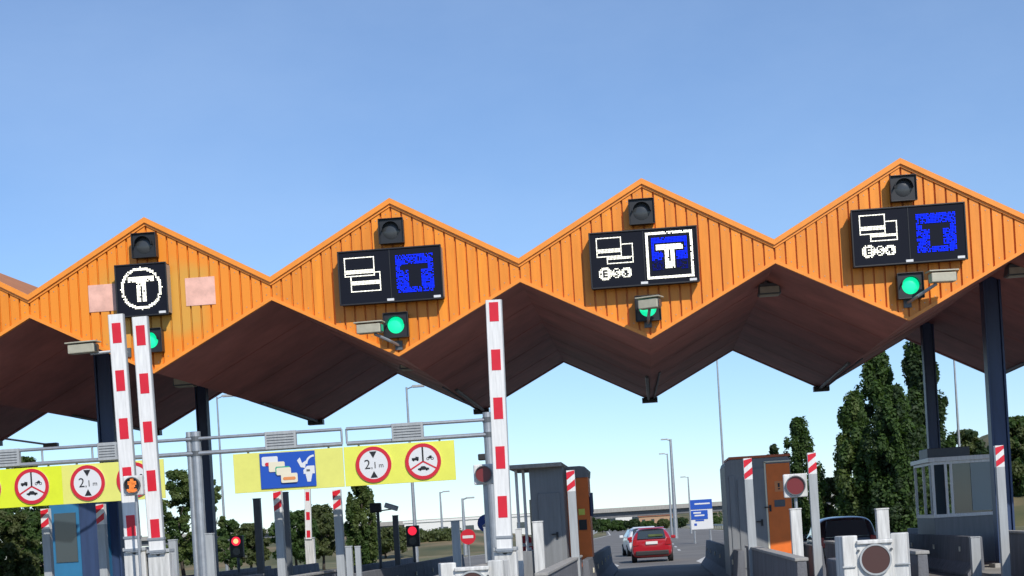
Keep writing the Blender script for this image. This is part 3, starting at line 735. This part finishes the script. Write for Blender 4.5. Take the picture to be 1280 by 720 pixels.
# orange pay cabinet on the centre island
a = at(700, 595, 41); b_ = at(735, 595, 41); h = at(716, 583, 41).z - .14; w_ = b_.x - a.x
t = thing('pay_machine', (a.x, 41, .14), 'orange pay machine cabinet with rounded grey hood beside the open lane', 'pay machine')
mb = MB(); mb.box((w_ / 2, .7, (h - .28) / 2), (w_ - .02, 1.4, h - .28), 'booth_orange'); mb.box((.03, -.02, (h - .28) / 2), (.06, .05, h - .3), 'sign_orange'); mb.build('cabinet', t, bevel=.012)
mb = MB(); mb.prism([(0, h - .3), (w_, h - .3), (w_ + .02, h - .12), (w_ - .08, h - .02), (w_ - .2, h), (.06, h), (0, h - .06)], -.06, 1.5, 'booth_grey'); mb.build('hood', t, bevel=.01)
mb = MB(); mb.box((w_ * .72, -.02, 1.62), (.20, .04, .26), 'plastic_dark'); mb.build('card_reader', t)
mb = MB(); mb.box((w_ * .70, -.02, 1.95), (.16, .02, .16), 'panel_yellow'); mb.build('notice', t)
mb = MB(); mb.box((w_ * .15, -.05, 1.45), (.05, .03, .12), 'plastic_dark'); mb.build('handle', t)
mb = MB(); mb.cyl((w_ + .03, .1, h - .8), (w_ + .03, .1, h - 1.3), .05, 'blue_steel', 10); mb.box((w_ + .05, .1, h - .95), (.08, .12, .5), 'blue_steel'); mb.build('intercom', t, bevel=.01)
# far right glazed booth
a = at(1163, 577, 43.5); b_ = at(1241, 577, 43.5); h = a.z - .14; w_ = b_.x - a.x; zs = at(1200, 645, 43.5).z - .14
t = thing('glazed_booth', (a.x, 43.5, .14), 'white framed glazed toll booth behind the blue column', 'toll booth', 'booths on the toll islands')
mb = MB(); mb.box((w_ / 2, 1.4, zs / 2), (w_ - .04, 2.8, zs), 'booth_grey'); mb.build('base', t, bevel=.01)
mb = MB()
for xx in (.04, .38, .52, w_ - .04): mb.box((xx, 0, (zs + h) / 2), (.07, .07, h - zs), 'white_paint')
for zz in (zs + .03, h - .05): mb.box((w_ / 2, 0, zz), (w_, .065, .09), 'white_paint')
for xx in (.04, w_ - .04):
    for yy in (1.4, 2.76): mb.box((xx, yy, (zs + h) / 2), (.07, .07, h - zs), 'white_paint')
    for zz in (zs + .03, h - .05): mb.box((xx, 1.4, zz), (.065, 2.7, .09), 'white_paint')
mb.box((w_ / 2, 2.76, zs + .03), (w_, .06, .09), 'white_paint')
mb.build('frame', t, bevel=.005)
mb = MB(); mb.box((.21, .02, (zs + h) / 2 + .0), (.27, .012, h - zs - .12), 'glass'); mb.build('window', t)
mb = MB(); mb.box(((.52 + w_) / 2, .02, (zs + h) / 2), (w_ - .62, .012, h - zs - .12), 'glass'); mb.build('window', t)
mb = MB(); mb.box(((.52 + w_) / 2 + .22, -.004, (zs + h) / 2 + .02), (w_ - 1.1, .02, h - zs - .2), 'pale_blind'); mb.build('blind', t)
mb = MB(); mb.box((w_ / 2, 1.4, h + .04), (w_ + .12, 3.0, .12), 'white_paint'); mb.build('roof', t, bevel=.01)
mb = MB(); mb.box((w_ / 2 - .05, 2.2, h + .26), (w_ * .7, 1.4, .28), 'dark_grey'); mb.build('roof_unit', t, bevel=.02)
# blue cabin far left
a = at(62, 645, 38.5); b_ = at(122, 640, 38.5); h = at(90, 640, 38.5).z + .35 - .14; w_ = b_.x - a.x
t = thing('blue_booth', (a.x, 38.5, .14), 'blue panelled toll booth under the left yellow panels', 'toll booth', 'booths on the toll islands')
mb = MB(); mb.box((w_ / 2, 1.3, h / 2), (w_, 2.6, h), 'booth_blue'); mb.build('cabin', t, bevel=.01)
mb = MB(); mb.box((w_ * .8, -.015, h * .5), (w_ * .36, .03, h * .9), 'blue_steel'); mb.build('door', t, bevel=.01)
mb = MB(); mb.box((w_ * .32, -.015, h * .68), (w_ * .45, .02, h * .4), 'glass'); mb.build('window', t)
mb = MB(); mb.box((w_ / 2, 1.3, h + .05), (w_ + .2, 2.9, .1), 'concrete'); mb.build('roof', t, bevel=.01)

# ------------------------------------------------------------ small roadside items
def tlight(px, py, Y, lit, lb):
    p = at(px, py, Y); t = thing('traffic_light', (p.x, Y, 0), lb, 'traffic light', 'small red traffic lights beyond the canopy'); h = p.z
    mb = MB(); mb.cyl((0, .06, 0), (0, .06, h), .05, 'dark_grey', 10); mb.build('pole', t)
    mb = MB(); mb.box((0, 0, h - .14), (.44, .2, .72), 'black_paint'); mb.build('housing', t, bevel=.02)
    mb = MB(); disc(mb, (0, h + .04), .15, -.115, -.1, 'lamp_red', 20); 
    if lit: disc(mb, (0, h + .04), .085, -.12, -.1155, 'lamp_yellow', 16)
    mb.build('lens', t)
    mb = MB(); disc(mb, (0, h - .30), .13, -.115, -.1, 'lens_off', 20); mb.build('lens', t)
tlight(296, 678, 52, 1, 'small traffic light glowing red and yellow at lower left')
tlight(516, 665, 54, 0, 'small red traffic light left of the centre raised arm')
# no entry sign, blue round arrow, parking sign
def small_sign(px, py, Y, name, lb, parts, cat='traffic sign'):
    p = at(px, py, Y); t = thing(name, (p.x, Y, 0), lb, cat)
    mb = MB(); mb.cyl((0, .05, 0), (0, .05, p.z), .035, 'galvanised', 10); mb.build('pole', t)
    mb = MB(); parts(mb, p.z); mb.build('plate', t)
def ne(mb, z): disc(mb, (0, z), .30, -.02, 0, 'sign_red'); mb.box((0, -.024, z), (.42, .006, .11), 'sign_white')
small_sign(585, 671, 62, 'no_entry_sign', 'red no entry sign with white bar left of the centre arm', ne)
small_sign(657, 681, 52, 'no_entry_sign', 'red and white no entry sign seen through the booth frame', ne)
def ba(mb, z):
    disc(mb, (0, z), .26, -.02, 0, 'sign_blue')
    mb.prism([(-.13, z - .08), (.02, z + .05), (-.05, z + .12), (.13, z + .12), (.13, z - .06), (.06, z + .01), (-.09, z - .12)][::-1], -.026, -.022, 'sign_white')
small_sign(608, 654, 46, 'keep_right_sign', 'round blue sign partly hidden by the centre raised arm', ba)
def pk(mb, z):
    mb.box((0, -.01, z), (.66, .03, .74), 'sign_blue'); text_mb(mb, 'P', 0, z, .46, -.03, 'sign_white')
small_sign(1146, 637, 92, 'parking_sign', 'blue parking sign with white P under the poplars', pk)
def bs(mb, z): mb.box((0, -.01, z), (.6, .03, .6), 'sign_blue'); mb.box((0, -.028, z - .1), (.3, .01, .2), 'sign_white')
small_sign(1061, 632, 96, 'blue_sign', 'small blue sign left of the poplars behind the dark car', bs)
# info board under P
p = at(1147, 650, 90); t = thing('notice_board', (p.x, 90, 0), 'low brown board below the parking sign', 'board')
mb = MB(); mb.box((0, 0, p.z), (1.1, .06, .6), 'tile_roof'); mb.build('panel', t, bevel=.01)
mb = MB(); [mb.box((s * .45, .05, p.z / 2), (.07, .07, p.z), 'dark_grey') for s in (-1, 1)]; mb.build('legs', t)
# direction sign
Y = 112; p = at(877, 643, Y); t = thing('direction_sign', (p.x, Y, 0), 'tall white and blue direction sign at the right of the motorway', 'road sign'); z = p.z
s_ = F / Y; w_, h_ = 27 / s_, 37 / s_
mb = MB(); mb.box((0, 0, z), (w_, .06, h_), 'sign_white'); mb.build('panel', t, bevel=.02)
mb = MB(); mb.box((0, -.045, z + h_ * .34), (w_, .03, h_ * .32), 'sign_blue'); mb.box((-w_ * .10, -.045, z - h_ * .01), (w_ * .76, .03, h_ * .30), 'sign_blue'); mb.build('blue_field', t)
mb = MB()
for (zz, xx, ww) in ((.36, .05, .7), (.06, -.2, .35), (-.03, -.1, .45)): mb.box((xx * w_, -.068, z + zz * h_), (ww * w_, .01, .10), 'sign_white')
mb.box((-.1 * w_, -.04, z - .2 * h_), (.4 * w_, .01, .10), 'sign_blue'); mb.box((-.3 * w_, -.04, z - .33 * h_), (.12 * w_, .01, .16), 'sign_blue'); mb.build('lettering', t)
mb = MB(); [mb.cyl((s * w_ * .36, .1, 0), (s * w_ * .36, .1, z + h_ * .4), .07, 'galvanised', 10) for s in (-1, 1)]; mb.build('posts', t)
# small camera posts by the far red light
p = at(472, 637, 50); t = thing('camera_post', (p.x, 50, 0), 'dark post with two camera heads left of the far red light', 'camera post')
mb = MB(); mb.cyl((0, 0, 0), (0, 0, p.z), .05, 'dark_grey', 10); mb.cyl((0, 0, p.z - .05), (.6, 0, p.z + .0), .02, 'dark_grey', 8); mb.build('pole', t)
mb = MB(); mb.box((-.05, -.05, p.z + .06), (.34, .3, .3), 'plastic_dark'); mb.build('camera_head', t, bevel=.03)
mb = MB(); mb.box((.45, -.05, p.z + .06), (.42, .22, .16), 'galvanised', Matrix.Rotation(R(20), 3, 'Y')); mb.build('camera_head', t, bevel=.02)
# small camera on the thin pole behind the centre arm
p = at(612, 571, 34.5); t = thing('camera_pole', (p.x, 34.5, .14), 'thin dark pole with small camera right behind the centre arm', 'camera post')
mb = MB(); mb.cyl((-.02, 0, 0), (-.02, 0, p.z - .14 + .12), .035, 'dark_grey', 10); mb.build('pole', t)
mb = MB(); mb.box((-.14, -.06, p.z - .14), (.2, .16, .14), 'plastic_dark'); mb.build('camera_head', t, bevel=.02)
# street lamps far away
def mast(px, py, Y, lb, r=.09, heads=1, top=True, side=1):
    p = at(px, py, Y); t = thing('street_lamp', (p.x, Y, 0), lb, 'street lamp', 'tall lamp masts beyond the canopy'); H = p.z
    mb = MB(); mb.cyl((0, 0, 0), (0, 0, H), r * 1.4, 'galvanised', 10, r * .7); mb.build('pole', t)
    for q in range(heads):
        s = side if q == 0 else -side
        mb = MB(); mb.cyl((0, 0, H - .1), (s * .35, 0, H + .02), r * .5, 'galvanised', 8); mb.box((s * .6, 0, H + .02), (.6, .3, .12), 'grey_paint'); mb.build('lamp_head', t, bevel=.03)
mast(508, 484, 80, 'lamp mast with one head seen below the dark soffit left of centre', .07)
mast(838, 549, 150, 'taller lamp mast right of the red car, thick one of a close pair', .16, 1, True, -1)
mast(834, 567, 175, 'slimmer lamp mast just left of the thick one above the red car', .10, 1, True, -1)
mast(860, 596, 190, 'short distant lamp mast above the direction sign', .10, 1, True, -1)
mast(895, 430, 100, 'very tall thin mast rising behind the canopy near the grey booth', .065, 1)
mast(1192, 440, 95, 'tall thin mast right of the poplars', .075, 1)
mast(550, 615, 150, 'distant lamp mast between yellow panel and centre arm', .10, 1)
mast(578, 623, 120, 'dark distant mast left of the round brown lamp', .12, 1)
mast(516, 596, 130, 'lamp mast rising right over the small red traffic light', .08, 1, True, -1)
mast(402, 640, 160, 'distant mast over the shrubs under the payment sign', .10, 1)
mast(271, 496, 85, 'lamp mast seen between thin column and payment sign panel', .06, 1)
# outreach lamp far left under the canopy
a = at(20, 545, 54); b_ = at(62, 556, 54)
t = thing('street_lamp', (a.x - 1.5, 54, 0), 'horizontal lamp arm poking out below the far left soffit', 'street lamp', 'tall lamp masts beyond the canopy')
mb = MB(); mb.cyl((0, 0, 0), (0, 0, a.z + .2), .08, 'galvanised', 10); mb.cyl((0, 0, a.z + .15), (b_.x - a.x + 1.5, 0, b_.z), .035, 'galvanised', 8); mb.build('pole', t)
mb = MB(); mb.box((b_.x - a.x + 1.55, 0, b_.z - .02), (.5, .25, .16), 'dark_grey'); mb.build('lamp_head', t, bevel=.03)
a = at(262, 560, 56)

# guardrail right of the motorway
def guardrail(pts, lb):
    t = thing('guardrail', (pts[0][0], pts[0][1], 0), lb, 'guardrail', 'steel guardrails beside the motorway'); o = Vector((pts[0][0], pts[0][1], 0))
    mb = MB(); pm = MB()
    for p0, p1 in zip(pts, pts[1:]):
        a, b_ = Vector((*p0, 0)) - o, Vector((*p1, 0)) - o; d = b_ - a; L = d.length; rot = d.to_track_quat('Y', 'Z').to_matrix()
        for dz, dx in ((.52, .03), (.60, -.02), (.68, .03)): mb.box((a + b_) / 2 + Vector((0, 0, dz)), (.05 + dx, L, .085), 'galvanised', rot)
        for k in range(int(L / 4) + 1):
            q = a + d * (k * 4 / L); pm.box(q + Vector((.1, 0, .36)), (.1, .12, .72), 'galvanised')
    mb.build('rail', t); pm.build('posts', t)
guardrail([(7.5, 84), (9.0, 104), (12.5, 140), (10.5, 230), (6, 350)], 'steel guardrail curving past the direction sign')
guardrail([(-5.5, 96), (-10, 130), (-8.5, 200), (-11, 330)], 'steel guardrail left of the motorway beyond the red car')

# ------------------------------------------------------------ cars
def car(loc, lb, paint, rz=0, L=4.1, Wd=1.76, H=1.48, spoiler=True, sticker=False, boxy=False):
    t = thing('parked_car' if 'dark' in lb else 'car', loc, lb, 'car', None, rz)
    hw = Wd / 2
    # stations: y, bottom z, shoulder z, roof z, shoulder half width, roof half width
    st = [(-L / 2, .42, .78, .80, hw * .86, hw * .70), (-L / 2 + .04, .26, .92, 1.00, hw * .94, hw * .72), (-L / 2 + .22, .20, .98, H - .14, hw * .985, hw * .66),
          (-L / 2 + .48, .19, 1.0, H - .02, hw, hw * .66), (-L / 2 + 1.2, .19, .98, H, hw, hw * .68), (-L / 2 + 2.1, .19, .96, H - .03, hw, hw * .67),
          (-L / 2 + 2.55, .19, .95, H - .18, hw, hw * .66), (-L / 2 + 3.05, .20, .94, .97, hw * .985, hw * .74), (-L / 2 + 3.7, .22, .82, .86, hw * .95, hw * .72), (L / 2 - .05, .30, .62, .68, hw * .86, hw * .66), (L / 2, .40, .55, .57, hw * .74, hw * .58)]
    if boxy: st = [(y, a_, b_, (c_ if c_ < H - .1 else H - .01), d_, (e_ if c_ < 1.1 else hw * .80)) for y, a_, b_, c_, d_, e_ in st]
    rings = []
    for y, zb, zs, zr, ws, wr in st:
        h = [(0, zb), (ws * .80, zb), (ws * .97, zb + .12), (ws, (zb + zs) / 2), (ws * .965, zs), ((ws + wr) / 2 * .99, (zs * .45 + zr * .55)), (wr, zr - .05 * (zr - zs > .2)), (wr * .6, zr + .015), (0, zr + .02)]
        rings.append([(x, y, z) for x, z in h] + [(-x, y, z) for x, z in h[-2:0:-1]])
    n_ = len(rings[0]); vs = [p for r_ in rings for p in r_]; fs = []
    for i in range(len(rings) - 1):
        for k in range(n_): fs.append((i * n_ + k, i * n_ + (k + 1) % n_, (i + 1) * n_ + (k + 1) % n_, (i + 1) * n_ + k))
    fs.append(tuple(range(n_))[::-1]); fs.append(tuple(range((len(rings) - 1) * n_, len(rings) * n_)))
    mb = MB(); mb.add(vs, fs, paint); o = mb.build('body', t, smooth=True)
    su = o.modifiers.new('sub', 'SUBSURF'); su.levels = 2; su.render_levels = 2
    r0 = -L / 2
    # rear window: slab proud of the hatch
    mb = MB(); zb_, zt_ = 1.0, H - .10
    mb.add([(-hw * .70, r0 - .012, zb_), (hw * .70, r0 - .012, zb_), (hw * .60, r0 + .20, zt_), (-hw * .60, r0 + .20, zt_), (-hw * .70, r0 + .2, zb_ - .02), (hw * .70, r0 + .2, zb_ - .02), (hw * .60, r0 + .42, zt_), (-hw * .60, r0 + .42, zt_)],
           [(0, 1, 2, 3), (1, 5, 6, 2), (4, 0, 3, 7), (3, 2, 6, 7), (4, 5, 1, 0), (7, 6, 5, 4)], 'glass'); rw = mb.build('rear_window', t, bevel=.02)
    if sticker:
        mb = MB(); mb.box((.18, r0 + .02, 1.14), (.62, .02, .10), 'leaf_light', Matrix.Rotation(R(-28), 3, 'X')); mb.build('window_sticker', rw)
    for s in (-1, 1):
        mb = MB(); x1, x2 = hw * .975, hw * .74
        mb.add([(s * x1, r0 + .7, .99), (s * x1, r0 + 2.75, .97), (s * x2, r0 + 2.15, H - .10), (s * x2, r0 + .75, H - .10), (s * (x1 - .12), r0 + .7, .99), (s * (x1 - .12), r0 + 2.75, .97), (s * (x2 - .1), r0 + 2.15, H - .12), (s * (x2 - .1), r0 + .75, H - .12)],
               [(0, 1, 2, 3), (4, 7, 6, 5), (0, 4, 5, 1), (2, 6, 7, 3)], 'glass'); mb.build('side_window', t)
        mb = MB(); mb.prism([(s * hw * .62, .74), (s * hw * .93, .72), (s * hw * .90, 1.0), (s * hw * .74, 1.02), (s * hw * .70, .86)][::s], r0 - .02, r0 + .16, 'tail_red'); mb.build('tail_light', t, bevel=.015)
        mb = MB(); mb.box((s * (hw + .08), r0 + 2.65, 1.02), (.2, .12, .14), paint); mb.build('wing_mirror', t, bevel=.03)
        for y in (r0 + .72, r0 + L - .78):
            mb = MB(); mb.cyl((s * (hw - .20), y, .31), (s * (hw + .005), y, .31), .31, 'tyre', 22); wh_ = mb.build('wheel', t, bevel=.02)
            mb = MB(); mb.cyl((s * (hw - .0), y, .31), (s * (hw + .012), y, .31), .20, 'rim', 16); mb.build('rim', wh_)
    mb = MB(); mb.box((0, r0 + .10, .40), (Wd * .80, .26, .20), 'plastic_dark'); mb.build('bumper', t, bevel=.04)
    mb = MB(); mb.box((0, r0 - .03, .83), (.50, .05, .12), 'plate_white'); mb.build('number_plate', t, bevel=.005)
    if spoiler:
        mb = MB(); mb.box((0, r0 + .24, H - .02), (hw * 1.25, .26, .035), paint, Matrix.Rotation(R(6), 3, 'X')); mb.build('spoiler', t, bevel=.01)
    mb = MB(); mb.box((0, 0, .25), (Wd * .85, L * .8, .12), 'plastic_dark'); mb.build('underbody', t)
    return t
g = at(816, 702, 68)
car((g.x, 70.3, 0), 'red hatchback driving away in the open lane', 'car_red', sticker=True)
g = at(793, 690, 82)
car((g.x + .35, 84, 0), 'white car driving away beyond the red hatchback, half hidden by it', 'car_white', rz=R(6))
g = at(1061, 680, 44)
car((g.x, 46.3, 0), 'dark car waiting in the lane right of the orange door booth', 'car_black', Wd=1.72, H=1.56, spoiler=False, boxy=True)

# ------------------------------------------------------------ far background
# overpass
t = thing('road_bridge', (0, 500, 0), 'long flat concrete motorway bridge crossing behind the red car', 'bridge')
zt_ = at(800, 634.5, 500).z
mb = MB(); mb.box((-60, 4, zt_ - 1.75), (420, 11, 1.8), 'dark_concrete'); mb.build('deck', t, bevel=.1)
mb = MB(); mb.box((-60, -2.6, zt_ - .3), (420, .5, 1.3), 'concrete'); mb.box((-60, 10.5, zt_ - .3), (420, .5, 1.3), 'concrete'); mb.build('parapet', t)
for x in (-16, 15, 46, 77, -47, -78, -109):
    mb = MB(); mb.box((x, 1, (zt_ - 2.15) / 2), (1.3, 2, zt_ - 2.15), 'concrete'); mb.box((x, 7, (zt_ - 2.15) / 2), (1.3, 2, zt_ - 2.15), 'concrete'); mb.build('pier', t, bevel=.1)
# houses and warehouses beyond
def building(x, y, w_, d_, h_, wallm, roofm, lb, gable=True, nwin=4):
    t = thing('house' if gable else 'warehouse', (x, y, 0), lb, 'building', 'distant low buildings')
    mb = MB(); mb.box((0, 0, h_ / 2), (w_, d_, h_), wallm); wl = mb.build('wall', t)
    mb = MB()
    if gable: mb.add([(-w_ / 2 - .4, -d_ / 2 - .4, h_), (w_ / 2 + .4, -d_ / 2 - .4, h_), (w_ / 2 + .4, d_ / 2 + .4, h_), (-w_ / 2 - .4, d_ / 2 + .4, h_), (-w_ / 2 - .4, 0, h_ + d_ * .22), (w_ / 2 + .4, 0, h_ + d_ * .22)], [(0, 1, 5, 4), (3, 4, 5, 2), (0, 4, 3), (1, 2, 5), (0, 3, 2, 1)], roofm)
    else: mb.box((0, 0, h_ + .25), (w_ + .6, d_ + .6, .5), roofm)
    mb.build('roof', t)
    for i in range(nwin):
        xx = -w_ / 2 + (i + .5) * w_ / nwin; mb = MB(); mb.box((xx, -d_ / 2 - .03, h_ * .55), (w_ / nwin * .35, .1, h_ * .3), 'glass'); mb.build('window', t)
building(-30, 640, 60, 20, 5.5, 'white_wall', 'white_wall', 'long white warehouse seen under the left part of the bridge', False, 6)
building(3, 620, 14, 12, 3.6, 'brick_wall', 'tile_roof', 'brown brick house seen under the middle of the bridge', True, 4)
building(62, 660, 40, 20, 5.2, 'white_wall', 'white_wall', 'white warehouse seen under the right part of the bridge', False, 5)
building(at(590, 650, 420).x, 420, 34, 14, 5.0, 'white_wall', 'white_wall', 'white warehouse behind the scrub bank left of the centre arm', False, 5)
building(at(520, 650, 700).x, 700, 34, 10, 3.6, 'house_wall', 'tile_roof', 'pale houses beyond the small red traffic light', True, 4)

# hills / banks
def bank(name, x0, x1, y0, y1, h, m, lb, seed=0, nx=40, ny=14, ridge=.6):
    rn = random.Random(seed); ph = [rn.uniform(0, 6) for _ in range(6)]
    vs = []; fs = []
    for j in range(ny + 1):
        for i in range(nx + 1):
            u, v = i / nx, j / ny
            e = math.sin(math.pi * min(1, max(0, v))) ** .8 * min(1, 6 * u, 6 * (1 - u)) ** .7
            z = h * e * (.75 + .15 * math.sin(7 * u + ph[0]) + .08 * math.sin(17 * u + ph[1]) + .06 * math.sin(31 * u + 5 * v + ph[2])) - .1
            vs.append((x0 + (x1 - x0) * u, y0 + (y1 - y0) * v, z))
    for j in range(ny):
        for i in range(nx): a = j * (nx + 1) + i; fs.append((a, a + 1, a + nx + 2, a + nx + 1))
    mb = MB(); mb.add(vs, fs, m); return tag(mb.build(name, smooth=True), lb, None, None, 'structure')
bank('hill', 24, 130, 120, 250, 11, 'scrub', 'dry scrubby hill at the right beyond the plaza', 2)
bank('bank', 12, 60, 108, 135, 2.8, 'scrub', 'low dry bank right of the plaza', 3)
bank('bank', -75, -9, 130, 230, 2.8, 'scrub', 'low scrubby bank left of the motorway', 5)
bank('distant_hill', -700, 900, 1500, 2200, 16, 'scrub', 'low wooded rise on the horizon', 6)

# ------------------------------------------------------------ vegetation
def leaves(mb, centre, rad, n, size, m, rn):
    for _ in range(n):
        d = Vector((rn.gauss(0, 1), rn.gauss(0, 1), rn.gauss(0, 1))).normalized() * rn.uniform(.45, 1.05)
        c = Vector(centre) + Vector((d.x * rad[0], d.y * rad[1], d.z * rad[2]))
        nrm = (d + Vector((rn.uniform(-1, 1), rn.uniform(-1, 1), rn.uniform(-.4, 1.2))) * .9).normalized()
        u = nrm.orthogonal().normalized(); a = rn.uniform(0, 6.3); w_ = nrm.cross(u); uu = u * math.cos(a) + w_ * math.sin(a); ww = nrm.cross(uu)
        s = size * rn.uniform(.6, 1.3)
        mb.add([c - uu * s, c - ww * s * .55, c + uu * s, c + ww * s * .55], [(0, 1, 2, 3)], m)
def tree(px, ptop, Y, width_px, kind, lb, m, seed, name='tree', n=60, lsize=.2, pbot=None, group=None, mix=None):
    rn = random.Random(seed); top = at(px, ptop, Y); H = top.z; r = width_px / (F / Y) / 2
    t = thing(name, (top.x, Y, 0), lb, 'tree', group)
    mb = MB(); tr = max(.1, H * .022)
    th = H * (.8 if kind == 'poplar' else .6); pts = [Vector((rn.uniform(-.1, .1) * k * .4, rn.uniform(-.1, .1) * k * .4, th * k / 4)) for k in range(5)]
    for k in range(4): mb.cyl(pts[k], pts[k + 1], tr * (1 - .2 * k), 'bark', 8, tr * (1 - .2 * (k + 1)))
    for k in range(3 if kind == 'poplar' else 7):
        z = H * rn.uniform(.2, .6); a = rn.uniform(0, 6.3); q = rn.uniform(.4, .8) * r; up = H * (.16 if kind == 'poplar' else .12)
        base = pts[0].lerp(pts[4], min(1, z / th)); base.z = min(z, th)
        mb.cyl(base, (q * math.cos(a), q * math.sin(a), z + up), tr * .4, 'bark', 6, tr * .12)
    mb.build('trunk', t, smooth=True)
    mb = MB(); n = int(n * (2.2 if kind == 'poplar' else 3.2))
    for i in range(n):
        v = (i + rn.random()) / n
        if kind == 'poplar':
            z = H * (.07 + .93 * v); prof = (math.sin(math.pi * min(1, (v * .88 + .12))) ** .55) * (1 - .35 * max(0, v - .55) / .45)
            rr = r * prof; a = rn.uniform(0, 6.28); q = rr * math.sqrt(rn.random()) * .85
            cr_ = r * rn.uniform(.12, .34) * (1 - .40 * v); rad = (cr_, cr_, cr_ * rn.uniform(1.6, 2.6))
            z = min(z, H - rad[2] * .9)
        else:
            z = H * (.25 + .75 * v); prof = math.sin(math.pi * (v * .8 + .15)) ** .6
            rr = r * prof; a = rn.uniform(0, 6.28); q = rr * math.sqrt(rn.random()) * 1.0
            cr_ = r * rn.uniform(.11, .27); rad = (cr_, cr_, cr_ * rn.uniform(.7, 1.1)); z = min(z, H - rad[2] * .8)
        mm = m if (mix is None or rn.random() > .35) else mix
        leaves(mb, (q * math.cos(a), q * math.sin(a), z), rad, 190 if kind == 'poplar' else 120, lsize * .56, mm, rn)
    mb.build('crown', t)
G1 = 'poplars and bushes right of the plaza'
tree(1094, 432, 95, 80, 'poplar', 'tall dark poplar with its tip under the canopy notch', 'leaf_poplar', 11, 'poplar_tree', 80, .24, mix='leaf_dark', group=G1)
tree(1146, 418, 93, 84, 'poplar', 'tallest dark poplar just behind the thin column', 'leaf_dark', 12, 'poplar_tree', 85, .24, mix='leaf_poplar', group=G1)
tree(1066, 490, 91, 66, 'poplar', 'shorter poplar on the left of the tall ones', 'leaf_poplar', 13, 'poplar_tree', 60, .24, mix='leaf_light', group=G1)
tree(1116, 482, 89, 84, 'poplar', 'bushy poplar in front of the gap between the two tall ones', 'leaf_poplar', 19, 'poplar_tree', 60, .24, mix='leaf_dark', group=G1)
tree(997, 522, 98, 60, 'poplar', 'slender young tree behind the striped post and orange door', 'leaf_poplar', 14, 'young_tree', 44, .2, group=G1)
tree(966, 556, 104, 26, 'round', 'small tree top peeping over the grey booth', 'leaf_dark', 15, 'young_tree', 16, .2, group=G1)
tree(1035, 598, 100, 40, 'round', 'low bush at the foot of the shorter poplar', 'leaf_olive', 16, 'bush', 20, .22, group=G1)
tree(1205, 538, 110, 62, 'round', 'round olive green tree behind the glazed booth roof', 'leaf_olive', 17, 'tree', 40, .25, group=G1, mix='leaf_dark')
tree(1268, 522, 118, 66, 'round', 'big tree on the dry hill at the right edge', 'leaf_olive', 18, 'tree', 50, .28, group=G1, mix='leaf_poplar')
tree(1235, 565, 106, 44, 'round', 'dark bush between the blue column and glazed booth', 'leaf_dark', 20, 'bush', 26, .24, group=G1)
tree(1172, 560, 104, 40, 'round', 'dark bush right behind the foot of the tallest poplar', 'leaf_dark', 21, 'bush', 26, .24, group=G1)
G2 = 'trees behind the left toll lanes'
tree(222, 588, 62, 60, 'round', 'light green leafy tree between raised arms and gantry post', 'leaf_light', 31, 'tree', 34, .13, group=G2, mix='leaf_poplar')
tree(262, 600, 66, 34, 'round', 'narrow tree behind the thin dark column', 'leaf_light', 32, 'tree', 22, .13, group=G2)
tree(447, 585, 62, 48, 'poplar', 'leafy upright tree under the right yellow panel', 'leaf_light', 33, 'tree', 40, .13, group=G2, mix='leaf_poplar')
tree(400, 632, 95, 60, 'round', 'round bush behind the small distant arm', 'leaf_olive', 34, 'bush', 30, .2, group=G2)
tree(366, 640, 90, 64, 'round', 'dark round bush behind the striped posts', 'leaf_poplar', 35, 'bush', 30, .2, group=G2)
tree(310, 655, 95, 50, 'round', 'bush right of the glowing traffic light', 'leaf_olive', 36, 'bush', 24, .2, group=G2)
tree(285, 650, 80, 36, 'round', 'small bush behind the glowing traffic light', 'leaf_poplar', 37, 'bush', 18, .18, group=G2)
tree(28, 572, 75, 60, 'round', 'dark tree showing above the vivid yellow panel', 'leaf_poplar', 38, 'tree', 40, .17, group=G2)
tree(8, 640, 60, 80, 'round', 'olive tree in the lower left corner', 'leaf_olive', 39, 'tree', 44, .15, group=G2, mix='leaf_poplar')
tree(50, 640, 64, 50, 'round', 'low tree left of the blue booth', 'leaf_poplar', 40, 'tree', 30, .15, group=G2)
tree(480, 660, 130, 70, 'round', 'low shrub on the scrub bank left of the red light', 'leaf_olive', 41, 'bush', 22, .25, group=G2)
tree(545, 662, 150, 80, 'round', 'low shrub on the scrub bank right of the red light', 'leaf_olive', 42, 'bush', 24, .28, group=G2)
for i, (px, py, Y, wp, m_) in enumerate([(752, 650, 330, 24, 'leaf_poplar'), (772, 651, 340, 26, 'leaf_poplar'), (792, 650, 330, 22, 'leaf_dark'), (808, 652, 350, 24, 'leaf_poplar'), (828, 650, 330, 20, 'leaf_olive'), (850, 648, 320, 22, 'leaf_dark'), (885, 646, 300, 30, 'leaf_poplar'), (738, 648, 300, 24, 'leaf_dark')]):
    lbs = ['first', 'second', 'third', 'fourth', 'fifth', 'sixth', 'seventh', 'eighth']
    order = sorted([752, 772, 792, 808, 828, 850, 885, 738]).index(px)
    tree(px, py, Y, wp, 'round', '%s green bush from the left in the row under the bridge' % lbs[order], m_, 60 + i, 'bush', 16, .6, group='row of bushes under the bridge')
# far-off wood that reads as one mass
rn = random.Random(77); mb = MB()
for i in range(260):
    x = rn.uniform(-260, 330); y = rn.uniform(560, 700)
    if -30 < x < 60 and y < 670: continue
    r = rn.uniform(3, 5.5); leaves(mb, (x, y, r * .55), (r, r, r * .8), 26, 1.2, rn.choice(['leaf_poplar', 'leaf_olive', 'leaf_dark']), rn)
tag(mb.build('far_wood'), 'far-off band of trees along the horizon', 'wood', None, 'stuff')
